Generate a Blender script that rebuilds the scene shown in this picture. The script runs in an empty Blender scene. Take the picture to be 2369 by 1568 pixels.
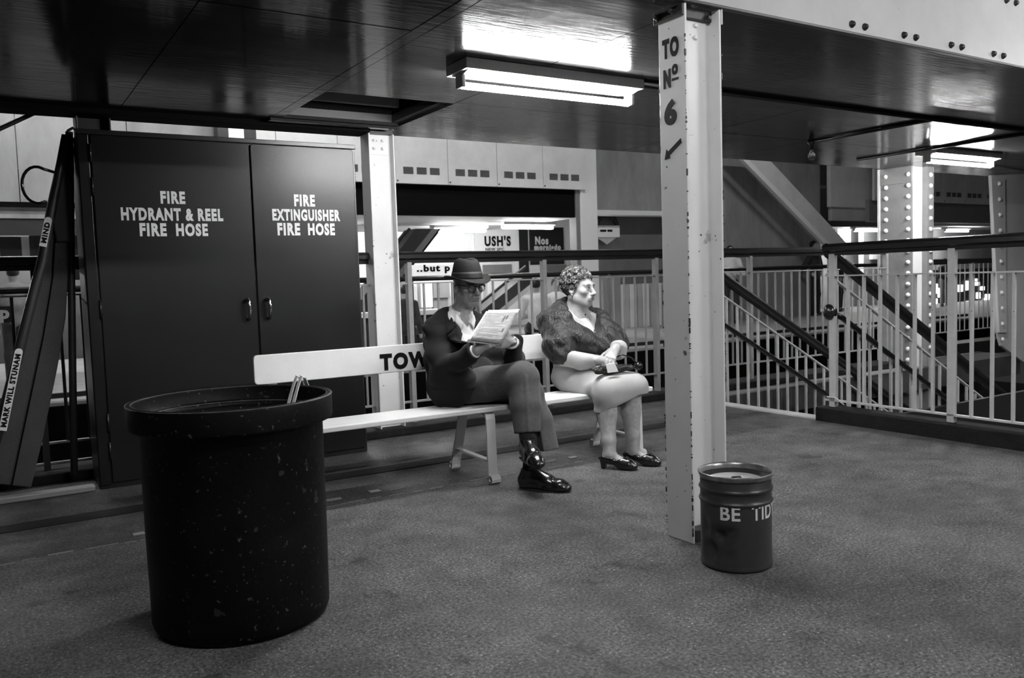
import bpy, math, random
import numpy as np
from mathutils import Vector, Matrix
random.seed(7); rng = np.random.default_rng(11)
scene = bpy.context.scene
COL = scene.collection

# ---------------------------------------------------------------- camera
YAW, PITCH, ROLL, FPX, EYE = 0.558981, 0.072078, -0.031582, 1946.97, 1.10
IW, IH = 2369, 1568
_cy, _sy, _cp, _sp = math.cos(YAW), math.sin(YAW), math.cos(PITCH), math.sin(PITCH)
FW = Vector((_sy*_cp, _cy*_cp, -_sp)); _rt = Vector((_cy, -_sy, 0)); _up = _rt.cross(FW)
RT = math.cos(ROLL)*_rt + math.sin(ROLL)*_up
UP = -math.sin(ROLL)*_rt + math.cos(ROLL)*_up
cam_d = bpy.data.cameras.new('camera'); cam = bpy.data.objects.new('camera', cam_d); COL.objects.link(cam)
cam.matrix_world = Matrix(((RT.x, UP.x, -FW.x, 0), (RT.y, UP.y, -FW.y, 0), (RT.z, UP.z, -FW.z, EYE), (0, 0, 0, 1)))
cam_d.sensor_width = 36; cam_d.lens = FPX/IW*36; cam_d.clip_start = .05; cam_d.clip_end = 200
cam_d.dof.use_dof = True; cam_d.dof.focus_distance = 4.3; cam_d.dof.aperture_fstop = 5.0
scene.camera = cam

# ---------------------------------------------------------------- world, exposure
scene.view_settings.view_transform = 'Standard'; scene.view_settings.look = 'None'
scene.view_settings.gamma = 1.0; scene.view_settings.exposure = 0.0
scene.view_settings.use_curve_mapping = False
w = bpy.data.worlds.new('world'); scene.world = w; w.use_nodes = True
w.node_tree.nodes['Background'].inputs[0].default_value = (.5, .5, .5, 1)
w.node_tree.nodes['Background'].inputs[1].default_value = .05
scene.cycles.max_bounces = 5; scene.cycles.diffuse_bounces = 3; scene.cycles.glossy_bounces = 3; scene.cycles.transmission_bounces = 5
LAMP = 370.0         # tube emission of the lamps in this hall
LAMP_FAR = 300.0     # tubes of the gallery across the well

def at(x, y, Y):
    """point of the plane Y = const seen at a photograph pixel"""
    d = (x-IW/2)*RT - (y-IH/2)*UP + FPX*FW
    t = Y/d.y
    return Vector((d.x*t, Y, EYE+d.z*t))

# ---------------------------------------------------------------- helpers
ORG = {}
def setp(o, label=None, cat=None, group=None, kind=None):
    if label: o['label'] = label
    if cat: o['category'] = cat
    if group: o['group'] = group
    if kind: o['kind'] = kind
    return o
def thing(name, label, cat, loc=(0, 0, 0), group=None):
    o = bpy.data.objects.new(name, None); COL.objects.link(o); o.location = loc
    o.empty_display_size = .1
    ORG[o.name] = Vector(loc); return setp(o, label, cat, group)
def link(name, me, mat=None, parent=None, loc=None, smooth=False, bevel=0, segs=2):
    """mesh given in world coordinates -> object below parent (or at loc)"""
    o = bpy.data.objects.new(name, me); COL.objects.link(o)
    if mat and not me.materials: me.materials.append(mat)
    if parent is not None:
        o.parent = parent; off = ORG[parent.name]; ORG[o.name] = off
    else:
        off = Vector(loc) if loc is not None else Vector((0, 0, 0)); o.location = off; ORG[o.name] = off
    if off.length > 0: me.transform(Matrix.Translation(-off))
    if smooth:
        me.polygons.foreach_set('use_smooth', [True]*len(me.polygons))
    if bevel:
        b = o.modifiers.new('bevel', 'BEVEL'); b.width = bevel; b.segments = segs; b.limit_method = 'ANGLE'
    return o
def inst(name, me, parent, pos, rot=None):
    """share a mesh: pos in world, parent origin removed"""
    o = bpy.data.objects.new(name, me); COL.objects.link(o); o.parent = parent
    o.location = Vector(pos)-ORG[parent.name]; ORG[o.name] = ORG[parent.name]
    if rot: o.rotation_euler = rot
    return o
def copy_tree(o, parent=None):
    c = o.copy(); COL.objects.link(c); c.parent = parent
    ORG[c.name] = ORG.get(o.name, Vector((0, 0, 0)))
    for ch in list(o.children): copy_tree(ch, c)
    return c

class MB:
    def __init__(s): s.v = []; s.f = []
    def add(s, vs, fs):
        n = len(s.v); s.v += [tuple(p) for p in vs]; s.f += [tuple(i+n for i in f) for f in fs]; return s
    def box(s, a, b):
        x0, y0, z0 = [min(p, q) for p, q in zip(a, b)]; x1, y1, z1 = [max(p, q) for p, q in zip(a, b)]
        return s.add([(x0,y0,z0),(x1,y0,z0),(x1,y1,z0),(x0,y1,z0),(x0,y0,z1),(x1,y0,z1),(x1,y1,z1),(x0,y1,z1)],
                     [(0,3,2,1),(4,5,6,7),(0,1,5,4),(1,2,6,5),(2,3,7,6),(3,0,4,7)])
    def bar(s, a, b, w, h, up=(0, 0, 1)):
        """rectangular bar from a to b, w across, h along up"""
        a, b, up = Vector(a), Vector(b), Vector(up); d = (b-a).normalized()
        r = d.cross(up).normalized()*w/2; u = r.cross(d).normalized()*h/2
        vs = [p+i*r+j*u for p in (a, b) for i, j in ((-1,-1),(1,-1),(1,1),(-1,1))]
        return s.add(vs, [(0,1,2,3),(7,6,5,4),(0,4,5,1),(1,5,6,2),(2,6,7,3),(3,7,4,0)])
    def tube(s, pts, r, n=12, caps=True, closed=False):
        pts = [Vector(p) for p in pts]; m = len(pts); rr = r if isinstance(r, (list, tuple)) else [r]*m
        prev = None; rings = []
        for i, p in enumerate(pts):
            if closed: t = pts[(i+1) % m]-pts[i-1]
            else: t = pts[min(i+1, m-1)]-pts[max(i-1, 0)]
            t.normalize()
            if prev is None:
                a = Vector((0,0,1)) if abs(t.z) < .9 else Vector((1,0,0)); u = t.cross(a).normalized()
            else: u = (prev-t*prev.dot(t)).normalized()
            prev = u; v = t.cross(u)
            rings.append([p+rr[i]*(math.cos(2*math.pi*k/n)*u+math.sin(2*math.pi*k/n)*v) for k in range(n)])
        vs = [q for R in rings for q in R]; fs = []
        for i in range(m if closed else m-1):
            j = (i+1) % m
            for k in range(n):
                fs.append((i*n+k, i*n+(k+1) % n, j*n+(k+1) % n, j*n+k))
        if caps and not closed:
            fs += [tuple(range(n-1, -1, -1)), tuple((m-1)*n+k for k in range(n))]
        return s.add(vs, fs)
    def lathe(s, prof, c=(0, 0, 0), n=48, closed=False):
        vs = []; fs = []; m = len(prof)
        for r, z in prof:
            for k in range(n):
                a = 2*math.pi*k/n; vs.append((c[0]+r*math.cos(a), c[1]+r*math.sin(a), c[2]+z))
        for i in range(m if closed else m-1):
            j = (i+1) % m
            for k in range(n): fs.append((i*n+k, i*n+(k+1) % n, j*n+(k+1) % n, j*n+k))
        if not closed:
            if prof[0][0] > 1e-4: fs.append(tuple(range(n-1, -1, -1)))
            if prof[-1][0] > 1e-4: fs.append(tuple((m-1)*n+k for k in range(n)))
        return s.add(vs, fs)
    def prism(s, poly, ext):
        """polygon (list of 3d points) swept by ext"""
        n = len(poly); e = Vector(ext); vs = [Vector(p) for p in poly]+[Vector(p)+e for p in poly]
        return s.add(vs, [tuple(range(n-1, -1, -1)), tuple(range(n, 2*n))]+[(i, (i+1) % n, n+(i+1) % n, n+i) for i in range(n)])
    def mesh(s, name):
        me = bpy.data.meshes.new(name); me.from_pydata(s.v, [], s.f); me.update()
        import bmesh
        bm = bmesh.new(); bm.from_mesh(me); bmesh.ops.recalc_face_normals(bm, faces=bm.faces); bm.to_mesh(me); bm.free()
        return me
    def build(s, name, mat, parent=None, loc=None, smooth=False, bevel=0, segs=2):
        return link(name, s.mesh(name), mat, parent, loc, smooth, bevel, segs)
def box(name, a, b, mat, parent=None, bevel=0, loc=None):
    return MB().box(a, b).build(name, mat, parent, loc, bevel=bevel)
def struct(name, mb, mat, bevel=0, smooth=False):
    o = mb.build(name, mat, None, None, smooth, bevel); o['kind'] = 'structure'; return o

# ---------------------------------------------------------------- materials (black-and-white film: greys only)
def mat(name, v, rough=.5, var=.0, vscale=4, bump=0, bscale=60, spec=.5, metal=0, chips=None, stretch=None, coat=0, emit=0, rvar=0, streak=None):
    m = bpy.data.materials.new(name); m.use_nodes = True; nt = m.node_tree; N = nt.nodes; L = nt.links
    b = N['Principled BSDF']; b.inputs['Roughness'].default_value = rough; b.inputs['Metallic'].default_value = metal
    b.inputs['Specular IOR Level'].default_value = spec; b.inputs['Base Color'].default_value = (v, v, v, 1)
    b.inputs['Coat Weight'].default_value = coat
    tc = N.new('ShaderNodeTexCoord'); mp = N.new('ShaderNodeMapping'); L.new(tc.outputs['Object'], mp.inputs[0])
    if stretch: mp.inputs['Scale'].default_value = stretch
    col = None
    if var:
        n = N.new('ShaderNodeTexNoise'); n.inputs['Scale'].default_value = vscale; n.inputs['Detail'].default_value = 6; n.inputs['Roughness'].default_value = .65
        L.new(mp.outputs[0], n.inputs['Vector'])
        r = N.new('ShaderNodeMapRange'); r.inputs[1].default_value = .3; r.inputs[2].default_value = .7
        r.inputs[3].default_value = max(0, v*(1-var)); r.inputs[4].default_value = min(1, v*(1+var))
        L.new(n.outputs['Fac'], r.inputs[0]); col = r.outputs[0]
        if rvar:
            r2 = N.new('ShaderNodeMapRange'); r2.inputs[1].default_value = .35; r2.inputs[2].default_value = .65
            r2.inputs[3].default_value = max(.02, rough-rvar); r2.inputs[4].default_value = min(1, rough+rvar)
            L.new(n.outputs['Fac'], r2.inputs[0]); L.new(r2.outputs[0], b.inputs['Roughness'])
    if chips:
        for cs, th, cv in chips:
            n = N.new('ShaderNodeTexNoise'); n.inputs['Scale'].default_value = cs; n.inputs['Detail'].default_value = 4
            L.new((mp if not streak else mp).outputs[0], n.inputs['Vector'])
            g = N.new('ShaderNodeMapRange'); g.inputs[1].default_value = th; g.inputs[2].default_value = th+.03
            L.new(n.outputs['Fac'], g.inputs[0])
            mx = N.new('ShaderNodeMix'); mx.data_type = 'FLOAT'; L.new(g.outputs[0], mx.inputs[0])
            if col is None: mx.inputs[2].default_value = v
            else: L.new(col, mx.inputs[2])
            mx.inputs[3].default_value = cv; col = mx.outputs[0]
    if col is not None:
        cc = N.new('ShaderNodeCombineColor'); [L.new(col, cc.inputs[i]) for i in range(3)]
        L.new(cc.outputs[0], b.inputs['Base Color'])
    if bump:
        n = N.new('ShaderNodeTexNoise'); n.inputs['Scale'].default_value = bscale; n.inputs['Detail'].default_value = 5
        L.new(mp.outputs[0], n.inputs['Vector']); bp = N.new('ShaderNodeBump'); bp.inputs['Strength'].default_value = bump
        bp.inputs['Distance'].default_value = .01; L.new(n.outputs['Fac'], bp.inputs['Height']); L.new(bp.outputs[0], b.inputs['Normal'])
    if emit:
        b.inputs['Emission Color'].default_value = (1, 1, 1, 1); b.inputs['Emission Strength'].default_value = emit
    return m

M = {}
M['paint'] = mat('cream_painted_steel', .68, .38, .06, 3, .05, 30, chips=[(38, .715, .05), (15, .715, .12), (7, .70, .4)])
M['paint_far'] = mat('cream_painted_steel_far', .5, .75, .12, 1.5, spec=.2)
M['bench'] = mat('white_bench_paint', .80, .3, .05, 6, .06, 25, chips=[(30, .78, .3)])
M['red'] = mat('dark_red_gloss_enamel', .0065, .34, .10, 3, .035, 90, spec=.3)
M['red_side'] = mat('dark_red_enamel_edge', .010, .35)
M['letter_white'] = mat('white_lettering', .75, .5, .05, 20)
M['letter_black'] = mat('black_lettering', .006, .6, spec=.12)
M['black_rubber'] = mat('black_handrail', .012, .22, .2, 10, .03, 40, spec=.6)
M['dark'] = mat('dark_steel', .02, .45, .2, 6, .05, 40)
M['black'] = mat('black_void', .003, .9, spec=.08)
M['girder'] = mat('girder_paint', .38, .45, .1, 3, .08, 30, chips=[(30, .75, .1)])
M['plate'] = mat('dull_grey', .2, .45, .15, 5, .05, 30)
M['rail'] = mat('cream_railing_bar', .52, .4, .12, 12, chips=[(45, .72, .08)])
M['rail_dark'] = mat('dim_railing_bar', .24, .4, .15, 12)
M['bin'] = mat('black_rubber_bin', .0035, .5, .3, 9, .12, 45, spec=.12, chips=[(70, .66, .07), (22, .68, .03)])
M['drum'] = mat('grey_enamel_drum', .034, .34, .15, 8, .06, 40, chips=[(60, .74, .012)])
M['drum_metal'] = mat('worn_drum_metal', .30, .3, .5, 14, .1, 40, metal=.7)
M['chrome'] = mat('chrome', .75, .12, metal=1)
M['kerb'] = mat('dark_kerb', .010, .8, .3, 12, .3, 60, spec=.15)
M['fixture'] = mat('lamp_housing_enamel', .5, .35, .1, 8, chips=[(40, .74, .15)])
M['tube'] = mat('fluorescent_tube', .9, .3, emit=LAMP)
M['tube_well'] = mat('added_tube_well', .9, .3, emit=360.0)  # for the unseen lamps added over the well
M['tube_far'] = mat('fluorescent_tube_far', .9, .3, emit=LAMP_FAR)
M['conduit'] = mat('black_conduit', .012, .4)
M['wall_far'] = mat('far_grey_panel', .30, .6, .3, 1.6, .05, 8, stretch=(1, 1, .35))
M['fascia'] = mat('fascia_panel', .72, .45, .10, 2.5, .06, 12)
M['vent'] = mat('vent_slot', .05, .6)
M['white'] = mat('white_poster', .85, .5, .03, 4)
M['poster_dark'] = mat('dark_poster', .02, .4)
M['grey'] = mat('mid_grey', .2, .5, .1, 5)
M['light_floor'] = mat('pale_gallery_floor', .32, .6, .2, 3)
M['skin'] = None
# ---------------------------------------------------------------- ceiling and floor surfaces
def ceiling_mat():
    m = mat('glossy_ceiling_board', .022, .13, .2, 1.6, .0, spec=.07, stretch=(.5, 2.5, 1), rvar=.04)
    nt = m.node_tree; N = nt.nodes; L = nt.links; b = N['Principled BSDF']
    tc = N.new('ShaderNodeTexCoord'); mp = N.new('ShaderNodeMapping'); mp.inputs['Scale'].default_value = (.9, 9, 1)
    L.new(tc.outputs['Object'], mp.inputs[0])
    n = N.new('ShaderNodeTexNoise'); n.inputs['Scale'].default_value = 5; n.inputs['Detail'].default_value = 5
    L.new(mp.outputs[0], n.inputs['Vector'])
    n2 = N.new('ShaderNodeTexNoise'); n2.inputs['Scale'].default_value = 2.2; n2.inputs['Detail'].default_value = 2
    L.new(tc.outputs['Object'], n2.inputs['Vector'])
    a = N.new('ShaderNodeMath'); a.operation = 'MULTIPLY_ADD'; a.inputs[1].default_value = .35
    L.new(n.outputs['Fac'], a.inputs[0]); L.new(n2.outputs['Fac'], a.inputs[2])
    bp = N.new('ShaderNodeBump'); bp.inputs['Strength'].default_value = .13; bp.inputs['Distance'].default_value = .02
    L.new(a.outputs[0], bp.inputs['Height']); L.new(bp.outputs[0], b.inputs['Normal'])
    return m
def floor_mat(name, v, wet):
    m = bpy.data.materials.new(name); m.use_nodes = True; nt = m.node_tree; N = nt.nodes; L = nt.links; b = N['Principled BSDF']
    tc = N.new('ShaderNodeTexCoord')
    def noise(s, d=6, r=.6):
        n = N.new('ShaderNodeTexNoise'); n.inputs['Scale'].default_value = s; n.inputs['Detail'].default_value = d; n.inputs['Roughness'].default_value = r
        L.new(tc.outputs['Object'], n.inputs['Vector']); return n.outputs['Fac']
    def rng_(x, a, b_, c, d):
        r = N.new('ShaderNodeMapRange'); L.new(x, r.inputs[0])
        for i, q in enumerate((a, b_, c, d)): r.inputs[i+1].default_value = q
        return r.outputs[0]
    def mul(a, b_):
        q = N.new('ShaderNodeMath'); q.operation = 'MULTIPLY'; L.new(a, q.inputs[0]); L.new(b_, q.inputs[1]); return q.outputs[0]
    big = rng_(noise(1.1, 4), .32, .68, .55, 1.35); mid = rng_(noise(6, 5), .35, .65, .75, 1.25)
    fine = rng_(noise(85, 4, .8), .38, .62, .2, 2.0); speck = rng_(noise(110, 2), .63, .66, 1, 3.4)
    stain = rng_(noise(2.3, 5, .7), .60, .66, 1, .42)
    x = mul(mul(mul(big, mid), mul(fine, speck)), stain)
    k = N.new('ShaderNodeMath'); k.operation = 'MULTIPLY'; k.inputs[1].default_value = v; L.new(x, k.inputs[0])
    cc = N.new('ShaderNodeCombineColor'); [L.new(k.outputs[0], cc.inputs[i]) for i in range(3)]
    L.new(cc.outputs[0], b.inputs['Base Color'])
    L.new(rng_(noise(1.7, 5), .35, .65, wet, .85), b.inputs['Roughness']); b.inputs['Specular IOR Level'].default_value = .4
    bp = N.new('ShaderNodeBump'); bp.inputs['Strength'].default_value = .8; bp.inputs['Distance'].default_value = .008
    L.new(noise(80, 4, .8), bp.inputs['Height']); L.new(bp.outputs[0], b.inputs['Normal'])
    return m
M['ceil'] = ceiling_mat(); M['floor'] = floor_mat('asphalt', .074, .5); M['floor_old'] = floor_mat('old_dark_asphalt', .034, .4)

# ---------------------------------------------------------------- lettering
def lettering(s, org, right, up, w, h, mat_, parent, bold=.0, depth=.002, name='lettering', bend=None, shear=0):
    """text fitted to a w x h rectangle whose lower left corner is org"""
    cu = bpy.data.curves.new('t', 'FONT'); cu.body = s; cu.offset = bold; cu.extrude = .01; cu.resolution_u = 4; cu.shear = shear
    cu.space_character = 1.0+bold*4
    o = bpy.data.objects.new('t', cu); COL.objects.link(o)
    dg = bpy.context.evaluated_depsgraph_get(); me = bpy.data.meshes.new_from_object(o.evaluated_get(dg))
    bpy.data.objects.remove(o); bpy.data.curves.remove(cu)
    P = np.array([v.co[:] for v in me.vertices]); lo, hi = P.min(0), P.max(0); Q = (P-lo)/(hi-lo)
    R, U = Vector(right).normalized(), Vector(up).normalized(); Nn = R.cross(U); O = Vector(org)
    for v, q in zip(me.vertices, Q):
        if bend: v.co = bend(q[0]*w, q[1]*h, q[2]*depth)
        else: v.co = O+R*(q[0]*w)+U*(q[1]*h)+Nn*(q[2]*depth)
    me.update()
    return link(name, me, mat_, parent)

# ---------------------------------------------------------------- the platform
fl = struct('floor', MB().box((-4, -3.5, -.25), (5.17, 3.98, 0)), M['floor'])
MB().box((-4, 3.98, -.25), (5.17, 5.85, -.002)).build('paving_strip', M['floor_old'], fl)
MB().box((-4, 4.50, -.01), (4.6, 4.64, .0015)).build('gutter_strip', M['kerb'], fl)
wl_ = MB(); rw_ = random.Random(4); xq = -.6
while xq < 3.3:                                                 # broken pale line along the patch of old asphalt
    ln_ = .03+rw_.random()*.12; yq = 3.975+.012*math.sin(xq*9)+rw_.uniform(-.004, .004)
    wl_.box((xq, yq, -.01), (xq+ln_, yq+.004+rw_.random()*.008, .0012))
    if rw_.random() < .5: wl_.box((xq+.05, yq+.10+rw_.random()*.06, -.01), (xq+.05+ln_, yq+.105+rw_.random()*.06, .0010))
    xq += ln_+rw_.random()*.05
wl_ = wl_.build('worn_line', M['plate'], fl); wl_['kind'] = 'stuff'
MB().box((5.17, 5.34, -.25), (10.6, 5.85, -.014)).build('stairwell_ledge', mat('dim_concrete', .035, .8, .4, 5), fl)
MB().box((5.17, 5.335, -.016), (8.6, 5.49, -.002)).build('ledge_capping', M['plate'], fl)
struct('trim_1', MB().box((-4, 5.49, -.002), (8.6, 5.80, .055)), M['kerb'], .008)          # kerb below the far railing
struct('trim_2', MB().box((-4, 5.13, -.002), (.46, 5.20, .03)), M['plate'], .006)      # strip left of the cabinet
struct('trim_3', MB().box((5.10, 4.0, -.03), (5.21, 5.32, .012)), M['rail'], .004)         # pale stair nosing
struct('trim_4', MB().box((5.07, -2.5, -.02), (5.25, 3.98, .10)), M['kerb'], .008)         # kerb below the near railing
struct('trim_5', MB().box((-4, 5.80, -.5), (10.6, 5.86, -.01)), M['dark'])                 # slab edge towards the well

# ceiling boards: columns between the seams, each board a piece of its own
ceil = struct('ceiling', MB().box((-4, 2.48, 2.19), (1.66, 5.74, 2.24)).box((2.45, 2.48, 2.19), (10.8, 5.74, 2.24))
              .box((1.66, 2.48, 2.19), (2.45, 4.58, 2.24)).box((1.66, 5.38, 2.19), (2.45, 5.74, 2.24)), M['dark'])
XS = [-4, -2.86, -1.96, -1.06, -.15, .754, 1.625, 1.694, 2.5, 3.645, 4.75, 5.96, 7.1, 8.3, 9.5, 10.8]
for i in range(len(XS)-1):
    x0, x1 = XS[i], XS[i+1]
    if x1 < 1.65: ys = [2.478, 3.33, 3.93, 4.91, 5.74]
    elif x1 < 1.75: ys = [2.478, 4.58, 5.74]
    elif x1 < 2.6: ys = [2.478, 3.33, 4.58, 5.38, 5.74]
    elif x1 < 3.7: ys = [2.478, 3.42, 4.55, 5.74]
    else: ys = [2.478, 3.60, 4.7, 5.74]
    for j in range(len(ys)-1):
        y0, y1 = ys[j], ys[j+1]
        if 1.6 < x0 < 2.44 and abs(y0-4.58) < .01 and x1 > 1.7: 
            continue                                                                      # the open hatch
        g = .0022; dz = rng.uniform(-.0012, .0012)
        b = MB().box((x0+g, y0+g, 2.168+dz), (x1-g, y1-g, 2.19)).build('ceiling_board', M['ceil'], ceil)
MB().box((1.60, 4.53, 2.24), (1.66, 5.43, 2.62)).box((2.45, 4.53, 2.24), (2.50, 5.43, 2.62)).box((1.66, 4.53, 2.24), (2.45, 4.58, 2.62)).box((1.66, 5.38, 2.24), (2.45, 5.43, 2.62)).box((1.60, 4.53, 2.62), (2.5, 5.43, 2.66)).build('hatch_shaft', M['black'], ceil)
MB().box((1.66, 5.25, 2.27), (2.45, 5.29, 2.33)).build('hatch_joist', M['grey'], ceil)
struct('trim_6', MB().box((-4, 5.50, 2.135), (2.34, 5.70, 2.168)), M['black'], .004)        # edge member of the ceiling
struct('trim_7', MB().box((-4, 5.745, 2.175), (10.8, 5.78, 2.50)), M['black'])                # fascia towards the well
struct('trim_8', MB().box((1.62, 5.40, 2.150), (2.50, 5.46, 2.168)), M['ceil'], .003)
# higher ceiling on the camera side of the girder
struct('ceiling_2', MB().box((-4, -3.5, 2.78), (10.8, 2.30, 2.9)), M['grey'])

# ---------------------------------------------------------------- the girder with its bolts
gd = thing('steel_girder', 'cream riveted steel girder carried by the lettered pillar at the top', 'girder', (2.47, 2.46, 2.155))
MB().box((-4, 2.46, 2.158), (10.8, 2.475, 2.78)).build('web_plate', M['girder'], gd)
MB().box((-4, 2.395, 2.148), (10.8, 2.52, 2.158)).build('bottom_flange', M['dark'], gd) if False else None
MB().box((-4, 2.448, 2.146), (10.8, 2.475, 2.158)).build('bottom_edge', M['dark'], gd, bevel=.002)
bm_ = MB().lathe([(.0165, 0), (.0165, .004), (.0135, .005), (.0125, .012), (.008, .017), (.0001, .019)], n=14).mesh('bolt')
bm_.materials.append(M['dark']); bm_.polygons.foreach_set('use_smooth', [True]*len(bm_.polygons))
for k in range(-2, 12):
    x = 3.399+.3915*k
    for dx in (0, .094):
        for z in (2.194, 2.485):
            if (z < 2.3 and x < 3.3) or (z > 2.3 and x < 4.4): continue
            inst('bolt', bm_, gd, (x+dx+(.12 if z > 2.3 else 0), 2.46, z), (math.pi/2, 0, 0))

# ---------------------------------------------------------------- H-section pillars
def pillar(name, label, X0, X1, Y0, Y1, z0, z1, m, group=None):
    t = thing(name, label, 'pillar', ((X0+X1)/2, (Y0+Y1)/2, z0), group)
    MB().box((X0, Y0, z0), (X0+.011, Y1, z1)).build('flange', m, t, bevel=.003)
    MB().box((X1-.011, Y0, z0), (X1, Y1, z1)).build('flange', m, t, bevel=.003)
    ym = (Y0+Y1)/2
    # web with the root fillets of a rolled section
    n = 5; prof = []
    for i in range(n+1):
        a = math.pi/2*i/n; prof.append((X0+.011+.014*(1-math.sin(a)), ym-.004-.014*(1-math.cos(a))))
    for i in range(n+1):
        a = math.pi/2*(1-i/n); prof.append((X1-.011-.014*(1-math.sin(a)), ym-.004-.014*(1-math.cos(a))))
    back = [(x, 2*ym-y) for x, y in reversed(prof)]
    MB().prism([(x, y, z0) for x, y in prof+back], (0, 0, z1-z0)).build('web', m, t)
    return t
fp = pillar('steel_pillar', 'front cream H-section pillar lettered TO No 6 with an arrow', 2.375, 2.572, 2.46, 2.612, 0, 2.146, M['paint'])
ch_ = MB(); rc_ = random.Random(9)
for k in range(150):                                            # knocked paint along the arrises
    e = rc_.choice(((2.375, 2.46), (2.375, 2.46), (2.572, 2.46), (2.375, 2.612))); z = rc_.random()**1.4*2.0+.02; h_ = .003+rc_.random()**3*.022; w_ = .0015+rc_.random()*.0025
    ch_.box((e[0]-w_*.45, e[1]-w_*.45, z), (e[0]+w_, e[1]+w_, z+h_))
chs = ch_.build('paint_chips', M['dark'], fp); chs['kind'] = 'stuff'
# angle cleats at its head
MB().box((2.363, 2.462, 2.098), (2.375, 2.628, 2.146)).build('cleat', M['dark'], fp, bevel=.003)
MB().box((2.386, 2.50, 2.104), (2.562, 2.53, 2.146)).build('cleat', M['dark'], fp, bevel=.003)
MB().box((2.572, 2.455, 2.085), (2.578, 2.60, 2.146)).build('cleat', M['paint'], fp, bevel=.002)
bl = MB().lathe([(.014, 0), (.014, .004), (.0095, .005), (.0095, .016), (.007, .019), (.0001, .019)], n=12).mesh('bolt'); bl.materials.append(M['paint'])
bd = bl.copy(); bd.materials.clear(); bd.materials.append(M['dark'])
inst('bolt', bl, fp, (2.487, 2.528, 2.086), (math.pi/2, 0, 0)); inst('bolt', bl, fp, (2.485, 2.528, 2.038), (math.pi/2, 0, 0))
inst('bolt', bd, fp, (2.363, 2.60, 2.122), (0, -math.pi/2, 0)); inst('bolt', bd, fp, (2.363, 2.513, 2.126), (0, -math.pi/2, 0))
inst('bolt', bd, fp, (2.535, 2.50, 2.115), (math.pi/2, 0, 0))
R_, U_ = (0, -1, 0), (0, 0, 1); XF = 2.3745
lettering('TO', (XF, 2.588, 1.953), R_, U_, .094, .078, M['letter_black'], fp, .06)
lettering('N', (XF, 2.584, 1.838), R_, U_, .042, .074, M['letter_black'], fp, .07)
lettering('o', (XF, 2.535, 1.882), R_, U_, .034, .042, M['letter_black'], fp, .05)
MB().box((2.3725, 2.535, 1.862), (2.375, 2.499, 1.870)).build('lettering', M['letter_black'], fp)
lettering('6', (XF, 2.583, 1.690), R_, U_, .072, .102, M['letter_black'], fp, .06)
def P2(y, z): return (2.3725, y, z)
MB().prism([P2(2.585, 1.558), P2(2.553, 1.561), P2(2.5565, 1.572), P2(2.487, 1.612), P2(2.492, 1.630), P2(2.565, 1.588), P2(2.574, 1.598)], (.0025, 0, 0)).build('arrow', M['letter_black'], fp)
MB().box((2.40, 2.47, 0), (2.55, 2.53, .05)).build('base_clip', M['dark'], fp, bevel=.004)

bp_ = pillar('steel_pillar', 'cream H-section pillar with four-bolt cleat between cabinet and seated man', 2.345, 2.54, 5.55, 5.70, .05, 2.168, M['paint'])
MB().box((2.365, 5.605, 2.0), (2.52, 5.62, 2.14)).build('cleat', M['paint'], bp_, bevel=.003)
for x in (2.405, 2.47):
    for z in (2.045, 2.10): inst('bolt', bl, bp_, (x, 5.605, z), (math.pi/2, 0, 0))
box('end_plate', (2.345, 5.55, 2.14), (2.54, 5.70, 2.168), M['dark'], bp_)
for xx, mm, lab in ((.53, M['dark'], 'dark pillar head showing above the left end of the fire cabinet'),):
    pillar('steel_pillar', lab, xx, xx+.19, 5.62, 5.77, .05, 2.15, mm)

# ---------------------------------------------------------------- railings
def handrail_mesh(a, b, w=.07, h=.06):
    """moulded rail: flat oval top over a narrower lower moulding"""
    a, b = Vector(a), Vector(b); d = (b-a).normalized(); r = d.cross(Vector((0, 0, 1))).normalized(); u = r.cross(d)
    prof = [(-.35, -1), (.35, -1), (.40, -.45), (1, -.15), (1, .45), (.7, .85), (0, 1), (-.7, .85), (-1, .45), (-1, -.15), (-.40, -.45)]
    n = len(prof); mb = MB()
    vs = [p+r*x*w/2+u*y*h/2 for p in (a, b) for x, y in prof]
    mb.add(vs, [tuple(range(n-1, -1, -1)), tuple(range(n, 2*n))]+[(i, (i+1) % n, n+(i+1) % n, n+i) for i in range(n)])
    return mb
def zbar(r, z0, z1, m, flat=None):
    mb = MB()
    if flat: mb.box((-flat[0]/2, -flat[1]/2, z0), (flat[0]/2, flat[1]/2, z1))
    else: mb.tube([(0, 0, z0), (0, 0, z1)], r, 8)
    me = mb.mesh('bar'); me.materials.append(m); return me

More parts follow.
